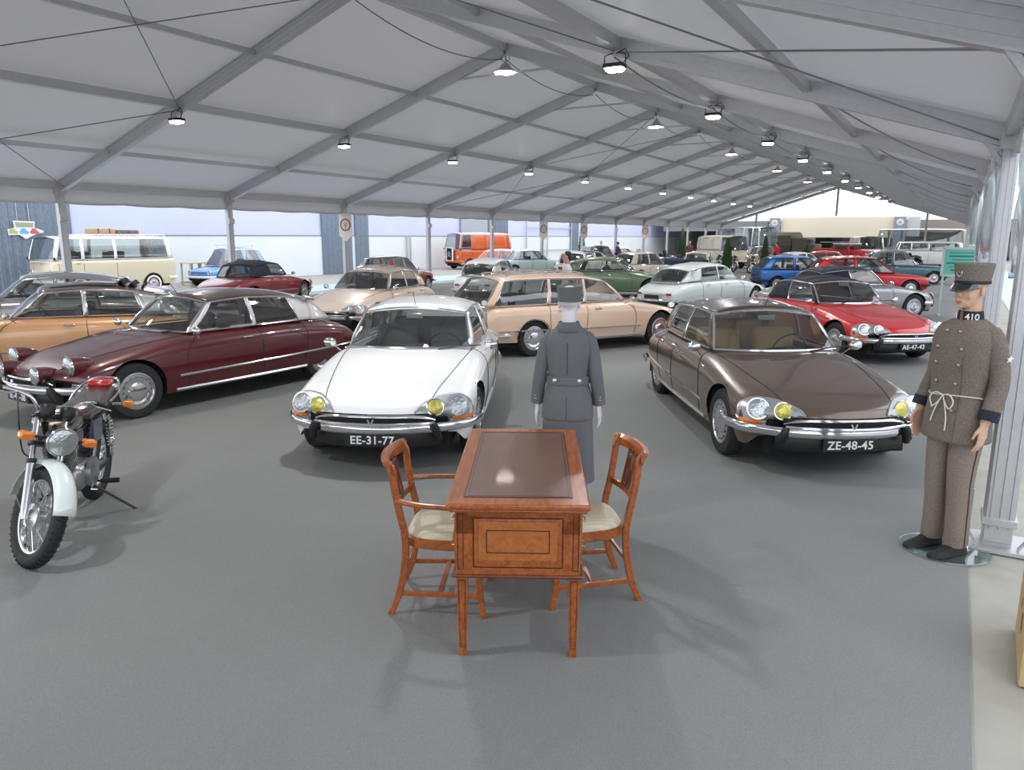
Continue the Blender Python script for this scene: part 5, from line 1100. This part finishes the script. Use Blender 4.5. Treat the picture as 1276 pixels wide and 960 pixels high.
# middle distance
vehicle('hatchback_car', 'orange three-door hatchback beside the orange delivery van', 'car', -22.2, 37.2, 22, ORG, 'hatch', L=3.55, W=1.52, H=1.40, bump=ORG)
vehicle('saloon_car', 'dark-roofed ruby saloon seen from behind, beyond the rose saloon with plate FG', 'car', -17.9, 21.6, 100, RUBY, 'saloon', roofm=BLKP, L=4.3, W=1.7, H=1.42)
vehicle('saloon_car', 'pale teal saloon half hidden right of the orange hatchback', 'car', -19.9, 35.9, 48, PTEAL, 'saloon', L=4.2, W=1.62, H=1.42)
vehicle('hatchback_car', 'white hatchback seen from behind next to the dark-haired visitor', 'car', -16.0, 33.0, 112, WPT, 'hatch', L=3.5, W=1.55, H=1.42, num='GB-61', bump=BLACK)
vehicle('coupe_car', 'white fastback coupe with dark roof beyond the white hatchback', 'car', -16.9, 37.0, 60, WPT, 'coupe', roofm=BLKP, L=4.2, W=1.7, H=1.36)
vehicle('saloon_car', 'black rounded vintage saloon near the dark blue corrugated sheet', 'car', -18.9, 42.4, 75, BLKP, 'beetle', L=4.2, W=1.62, H=1.62)
ds('sage green streamlined saloon with olive roof behind the peach estate', -10.5, 24.7, 16, SGE, OLV, DARKSEAT, strip=False, pillar=SGE)
vehicle('hatchback_car', 'cream five-door hatchback seen from its rear corner behind the green saloon', 'car', -12.6, 33.4, 72, LCRM, 'hatch', L=3.6, W=1.55, H=1.42, num='', bump=LCRM)
vehicle('hatchback_car', 'bright blue hatchback with black roof edge behind the red convertible', 'car', -5.35, 31.2, 30, BLU, 'hatch', L=3.55, W=1.55, H=1.40, bump=BLACK, trimm=BLACK)
vehicle('coupe_car', 'cream rounded small car seen from behind, beyond the ice white saloon', 'car', -10.8, 36.0, 100, LCRM, 'beetle', L=3.4, W=1.45, H=1.42)
vehicle('coupe_car', 'white low coupe behind the bright blue hatchback', 'car', -6.9, 40.4, 60, WPT, 'coupe', L=4.1, W=1.6, H=1.36)
vehicle('hatchback_car', 'bright red hatchback with dark red roof behind the silver convertible', 'car', -2.9, 30.2, 22, REDP, 'hatch', roofm=REDV, L=4.3, W=1.6, H=1.42, bump=BLACK, trimm=BLACK)
ds('silver convertible with black top, partly hidden by the red convertible', -2.46, 21.05, 43.5, SLV, NAVY, DARKSEAT, kind='convertible', cname='convertible_car', strip=False)
vehicle('saloon_car', 'dark teal four-door saloon with grey roof beyond the red hatchback', 'car', -2.4, 38.5, 15, TEAL, 'saloon', roofm=GRYP, L=4.4, W=1.68, H=1.54)
vehicle('coupe_car', 'salmon pink small car far off by the left wall', 'car', -20.5, 50.5, 30, PINKV, 'coupe', L=3.8, W=1.5, H=1.35)
def vintage(label, x, y, hd, pm, top=None, sc_=1):
    t = thing('vintage_car', label, 'car')
    obj('bonnet', MB().rings([[V((x_, w_ * math.copysign(abs(sin(a)) ** .6, sin(a)), .55 + h_ * cos(a))) for a in [2 * pi * k / 20 for k in range(20)]] for x_, w_, h_ in ((1.75, .28, .30), (1.7, .30, .34), (.6, .45, .42))]), pm, t)
    obj('tub', MB().box((-.3, 0, .68), (1.9, 1.2, .50)), pm, t, bevel=.08); obj('boot', MB().ball((-1.35, 0, .70), (.5, .6, .30)), pm, t)
    for s in (-1, 1):
        for xx in (1.3, -1.2):
            wheel(t, xx, s * .70, .36, .13, 'cap')
            obj('mudguard', MB().grid(lambda u, v: V((xx + .44 * cos(lerp(.1, pi - .1, u)), s * lerp(.52, .76, v), .40 + .42 * sin(lerp(.1, pi - .1, u)))), 12, 2), pm, t, solid=.01)
        obj('headlight', disc((1.78, s * .40, .80), (1, 0, 0), .10, .06), LENS, t); obj('running_board', MB().box((.05, s * .66, .32), (1.7, .2, .03)), BLACK, t)
    obj('radiator', MB().box((1.78, 0, .62), (.05, .42, .50)), CHROME, t, bevel=.03); obj('front_bumper', MB().tube([(1.95, -.65, .42), (2.0, 0, .42), (1.95, .65, .42)], .035, 6), CHROME, t); obj('chassis', MB().box((0, 0, .36), (3.3, .7, .12)), UNDER, t)
    obj('windscreen', MB().box((.50, 0, 1.12), (.012, 1.1, .38)), GLASS, t, smooth=False); obj('windscreen_frame', MB().tube([(.5, -.56, .92), (.5, -.56, 1.32), (.5, .56, 1.32), (.5, .56, .92)], .014, 5, closed=True), CHROME, t)
    obj('seat', MB().box((-.35, 0, .90), (.16, 1.0, .40), M.Rotation(-.2, 3, 'Y')), DARKSEAT, t, bevel=.05)
    if top: obj('folded_top', MB().tube([(-.9, -.55, 1.0), (-1.05, 0, 1.05), (-.9, .55, 1.0)], .12, 8), top, t)
    t.location = (x, y, 0); t.rotation_euler = (0, 0, R(hd)); t.scale = (sc_,) * 3; return t
vintage('navy open vintage tourer behind the cream five-door hatchback', -13.6, 40.6, -150, NVY, BLACK)
vintage('black open vintage tourer beside the navy one, under the badge banner', -15.9, 42.6, 190, BLKP, BLACK)
vintage('dark vintage tourer under the right end of the cream fascia', -3.6, 52.0, 200, BLKP, BLACK)
cv_, P_ = vehicle('panel_van', 'cream panel van with slatted side, left of the first conifer', 'van', -13.9, 51.5, -40, LCRM, 'van', roofm=LCRM, pillar=LCRM, L=4.2, W=1.7, H=2.25)
vehicle('camper_van', 'white square motorhome left of the left grey pillar panel', 'van', -15.6, 65.0, -35, WPT, 'camper', L=6.2, W=2.2, H=3.0)
vehicle('saloon_car', 'white and blue rally saloon in front of the motorhome', 'car', -14.4, 58.6, 200, WPT, 'saloon', roofm=BLU, L=4.1, W=1.6, H=1.42)
vehicle('saloon_car', 'beige rounded saloon in front of the khaki lorry', 'car', -11.6, 54.8, -30, paint('beige', (.60, .46, .30)), 'beetle', L=4.2, W=1.62, H=1.5)
lo = thing('canvas_lorry', 'khaki lorry with a canvas tilt below the cream fascia', 'truck')
obj('cab', MB().box((2.2, 0, 1.35), (1.3, 1.9, 1.3)), KHK, lo, bevel=.12); obj('cargo_bed', MB().box((-.6, 0, 1.0), (4.2, 2.1, .6)), mat('khaki_paint', (.12, .11, .07), .6), lo, bevel=.03); obj('canvas_tilt', MB().prism([(-1.0, 1.25), (1.0, 1.25), (1.0, 2.2), (.6, 2.5), (-.6, 2.5), (-1.0, 2.2)], -2.7, 1.5, M.Rotation(-pi / 2, 4, 'Z')), KHK, lo, smooth=False)
obj('bonnet', MB().box((3.2, 0, 1.05), (.9, 1.3, .8)), KHK, lo, bevel=.1); obj('windscreen', MB().box((2.87, 0, 1.65), (.02, 1.6, .45)), GLASS, lo)
for s in (-1, 1):
    for xx in (2.9, -.9, -2.0): wheel(lo, xx, s * .95, .45, .25, 'cap')
lo.location = (-14.4, 74, 0); lo.rotation_euler = (0, 0, R(-20)); 
ft = thing('fire_engine', 'small red vintage fire engine below the cream fascia', 'truck')
obj('cab', MB().box((0, 0, 1.3), (1.5, 1.7, 1.1)), REDV, ft, bevel=.12); obj('bonnet', MB().rings([[V((x_, w_ * math.copysign(abs(sin(a)) ** .6, sin(a)), .95 + h_ * cos(a))) for a in [2 * pi * k / 20 for k in range(20)]] for x_, w_, h_ in ((2.1, .34, .36), (2.0, .38, .40), (.6, .62, .48))]), REDV, ft); obj('body_box', MB().box((-1.7, 0, 1.1), (2.0, 1.7, .8)), REDV, ft, bevel=.06); obj('roof', MB().box((0, 0, 1.88), (1.55, 1.65, .08)), WPT, ft, bevel=.03)
obj('side_glass', MB().box((0, 0, 1.6), (1.1, 1.72, .36)), MAT['dial_glass'], ft); obj('windscreen', MB().box((.76, 0, 1.6), (.02, 1.4, .38)), GLASS, ft); obj('ladder', MB().box((-.8, .3, 2.0), (3.4, .05, .05)).box((-.8, -.1, 2.0), (3.4, .05, .05)).box((-.8, .1, 2.0), (.05, .4, .05)).box((-1.6, .1, 2.0), (.05, .4, .05)).box((0, .1, 2.0), (.05, .4, .05)), SILVER, ft)
for s in (-1, 1):
    for xx in (1.5, -1.7):
        wheel(ft, xx, s * .80, .40, .2, 'cap'); obj('mudguard', MB().grid(lambda u, v: V((xx + .50 * cos(lerp(.1, pi - .1, u)), s * lerp(.55, .88, v), .44 + .46 * sin(lerp(.1, pi - .1, u)))), 12, 2), REDV, ft, solid=.01)
    obj('headlight', disc((2.1, s * .5, 1.05), (1, 0, 0), .12, .06), LENS, ft)
ft.location = (-6.9, 58.5, 0); ft.rotation_euler = (0, 0, R(-28)); ft.scale = (.85,) * 3
vehicle('minibus', 'white and cream vintage minibus beside the fire engine', 'bus', -6.4, 65.5, -75, WPT, 'bus', roofm=LCRM, L=5.2, W=2.0, H=2.25)
vehicle('ambulance', 'white rounded vintage estate van right of the right grey pillar panel', 'van', -1.9, 59.5, 190, WPT, 'bus', L=4.4, W=1.75, H=1.85)
vehicle('coach', 'pale grey coach behind the rounded white van', 'bus', -3.0, 74.0, 187, paint('coach_grey', (.42, .44, .43)), 'camper', L=7.4, W=2.4, H=2.9)
vehicle('hatchback_car', 'dark red small car among motorcycles before the fire engine', 'car', -6.3, 47.6, 10, REDV, 'hatch', L=3.4, W=1.5, H=1.3)
# motorcycles further off: copies of the first
def mcopy(label, x, y, hd, grp='motorcycles standing in the middle of the hall'):
    c = copy_tree(mc); c.location = (x, y, 0); c.rotation_euler = (R(-4), 0, R(hd)); c['label'] = label; c['group'] = grp
    return c
for lb, x, y, hd in (('motorcycle seen from the front between the two small conifers, the one nearest the camera', -10.6, 45.2, -70), ('motorcycle parked just left of the foremost one between the small conifers', -11.7, 45.9, -75), ('motorcycle just right of the first small conifer, farther from the camera than its neighbours', -12.9, 47.3, -80), ('motorcycle half hidden behind the second small conifer', -10.3, 49.0, -110),
                     ('motorcycle by a tent post left of the pink car', -17.3, 45.5, -40), ('motorcycle behind the cream rounded small car', -15.2, 46.0, -20), ('motorcycle just in front of the minibus and fire engine', -3.6, 44.6, 200), ('motorcycle standing close to the dark vintage tourer under the fascia', -2.5, 48.8, 170), ('motorcycle near the black open tourer, beside the red one', -16.2, 46.2, -60)):
    mcopy(lb, x, y, hd)
# conifers
LEAF = mat('conifer_green', (.022, .055, .018), .8, noise=(14, 1.4, (.05, .10, .03)), bump=(30, 1)); POT = mat('brown_pot', (.10, .06, .04), .7)
def conifer(label, x, y, h, r):
    t = thing('potted_conifer', label, 'tree', (x, y, 0), 0, 'slim conifers among the vehicles')
    mb = MB(); rnd = random.Random(int(h * 100 + x))
    for k in range(420):
        z = .3 + (h - .32) * (k / 420); rr = r * (1 - (k / 420)) ** .7 + .03; a = k * 2.4; L_ = rr * (.8 + .4 * rnd.random())
        b = V((cos(a) * rr * .25, sin(a) * rr * .25, z)); d_ = V((cos(a), sin(a), .7 + .5 * rnd.random())).normalized()
        mb.tube([b, b + d_ * L_ * .6, b + d_ * L_ + V((0, 0, .03))], [.035, .05, .006], 5)
    obj('foliage', mb, LEAF, t, smooth=False, fix=False); obj('trunk', MB().tube([(0, 0, .2), (0, 0, h * .8)], .025, 6), POT, t); obj('pot', MB().lathe([(.13, 0), (.18, .30), (.16, .30), (.15, .27), (.001, .27)], None, 16), POT, t)
conifer('conifer left of the motorcycles, wider than the others', -11.5, 43.9, 2.0, .30); conifer('slim conifer just left of the bright blue hatchback', -9.8, 45.8, 2.1, .25)
conifer('slim conifer by the tent post above the dark vintage saloon', -21.0, 44.4, 2.9, .26); conifer('slim conifer behind the navy open tourer', -15.6, 48.2, 2.6, .28)
# people far off
person('visitor', 'person in dark jacket standing beside the dark blue corrugated sheet', -20.8, 47.0, -60, 1.75, NAVYW, NAVYW); person('visitor', 'person in dark blue near a left tent post, partly behind the black saloon', -19.4, 46.5, 180, 1.70, mat('denim', (.03, .06, .14), .8), NAVYW)
person('visitor', 'person in brown coat beside the cream panel van', -16.6, 53.0, -60, 1.75, mat('brown_coat', (.16, .07, .05), .8), NAVYW); person('visitor', 'person in bright red jacket beyond the second small conifer', -10.5, 52.5, 150, 1.72, mat('red_jacket', (.60, .02, .05), .8), NAVYW)
# banners
BAN = mat('banner_cloth', (.72, .68, .60), .85); BRED = mat('banner_red', (.32, .06, .06), .8); BGR = mat('banner_green', (.28, .33, .26), .8)
def banner(label, i, side=0):
    t = thing('hanging_banner', label, 'banner', (XL + .16, FY(i) - .12, 2.08), 18 if side == 0 else 60, 'pointed badge banners on the left posts')
    obj('cloth', MB().prism([(-.27, 0), (0, -.22), (.27, 0), (.25, .80), (-.25, .80)][::-1], -.004, .004), BAN, t, smooth=False); obj('hanging_rod', MB().tube([(-.28, 0, .80), (.28, 0, .80)], .012, 6), ALU, t)
    for s in (-1,):
        y = -.010
        obj('badge_ring', MB().tube([(.185 * cos(a), y, .38 + .205 * sin(a)) for a in [2 * pi * k / 28 for k in range(28)]], .024, 6, flat=.4, closed=True), BRED, t)
        mb = MB()
        for a in (pi / 6, 5 * pi / 6, -pi / 2): mb.bar((.03 * cos(a), y, .38 + .03 * sin(a)), (.17 * cos(a), y, .38 + .17 * sin(a)), .008, .018, (0, 1, 0))
        mb.tube([(.035 * cos(a), y, .38 + .035 * sin(a)) for a in [2 * pi * k / 14 for k in range(14)]], .007, 5, closed=True); mb.bar((-.09, y, .33), (.09, y, .33), .008, .02, (0, 1, 0)); mb.bar((-.06, y, .46), (.06, y, .46), .008, .03, (0, 1, 0))
        obj('badge_emblem', mb, BGR, t, smooth=False)
banner('pointed banner with red ring badge on the post behind the rose saloon', 2); banner('pointed banner seen edge-on, right of the orange hatchback', 5, 1); banner('pointed banner seen edge-on, beside the tall hanging conifer', 6, 1); banner('pointed banner with red ring badge above the vintage tourers', 8)
# notice board on the right
nb = thing('notice_board', 'green notice board in a grey frame behind the uniformed male mannequin', 'sign', (.05, 23.0, 0), 5)
obj('board', MB().box((0, 0, 1.42), (.78, .03, .66)), mat('board_green', (.12, .45, .34), .5), nb, smooth=False); fr_ = MB()
for s in (-1, 1): fr_.box((s * .40, 0, 1.42), (.06, .05, .74)); fr_.box((0, 0, 1.42 + s * .35), (.8, .05, .06)); fr_.box((s * .36, 0, .53), (.05, .05, 1.06)); fr_.box((s * .36, 0, .02), (.06, .5, .04))
obj('board_frame', fr_, mat('frame_grey_green', (.45, .52, .48), .5), nb, smooth=False)
pr = MB(); rnd = random.Random(3)
for k in range(6):
    z = 1.66 - k * .09; pr.box((.08 * rnd.random(), -.02, z), (.5 + .15 * rnd.random(), .004, .016 + .02 * (k % 2)))
obj('board_print', pr, mat('board_print', (.02, .14, .14), .6), nb, smooth=False)
# clear plastic sheets tied up on the right side
PLA = glass_mat('plastic_sheet', (.90, .92, .92), .14, .25)
def sheet(label, x, y, z0, z1, w0, w1, sd):
    rnd = random.Random(sd); ph = [rnd.random() * 6 for _ in range(6)]
    def fn(u, v):
        w_ = lerp(w0, w1, v ** .8); k = (u - .5) * w_
        return (x + .09 * sin(u * 17 + ph[0] + 3 * v) * (1 - .4 * v) + .05 * sin(u * 31 + ph[1]) - .1 * v * (1 - v) , y + k + .06 * sin(u * 23 + ph[2] + 4 * v), lerp(z1, z0, v) - .06 * sin(v * 9 + u * 5 + ph[3]) * v)
    o = obj('plastic_sheet', MB().grid(fn, 48, 24), PLA, None, solid=.003); tag(o, label, 'plastic sheet', 'clear plastic sheets gathered along the right side'); return o
sheet('crumpled clear plastic sheet hanging right behind the uniformed mannequin', .50, 7.9, 1.75, 3.1, .9, .12, 1); sheet('clear plastic sheet gathered between the second and third right uprights', .36, 13.2, 1.8, 3.2, 1.6, .3, 2); sheet('clear plastic sheet hanging farther down the right side', .40, 18.5, 1.6, 3.3, 2.0, .6, 3); sheet('smallest clear plastic sheet at the far right uprights', .30, 26, 1.8, 3.3, 2.4, .6, 4)
# outside on the right: bluish floor band, red and blue post banners, pale fence
trim(MB().box((2.6, 25, -.002), (2.4, 60, .012)), MAT['pale_blue_floor_paint'], smooth=False)
struct('wall_right', MB().box((8.5, 30, 1.6), (.15, 60, 3.2)), mat('right_hall_panel', (.52, .54, .58), .6), smooth=False)
rb = thing('banner_stand', 'red and blue banner stand outside the tent on the right', 'banner', (1.55, 11.4, 0), 20)
obj('red_panel', MB().box((0, 0, 1.55), (.5, .02, .35)), MAT['red_jacket'], rb, smooth=False); obj('blue_panel', MB().box((0, 0, 1.95), (.5, .02, .35)), mat('flag_blue', (.02, .08, .35), .6), rb, smooth=False); obj('pole', MB().tube([(-.27, 0, 0), (-.27, 0, 2.2)], .02, 8).tube([(.27, 0, 0), (.27, 0, 2.2)], .02, 8), mat('brown_pole', (.20, .08, .05), .5), rb); obj('foot', MB().box((0, 0, .02), (.7, .4, .04)), BLACK, rb)
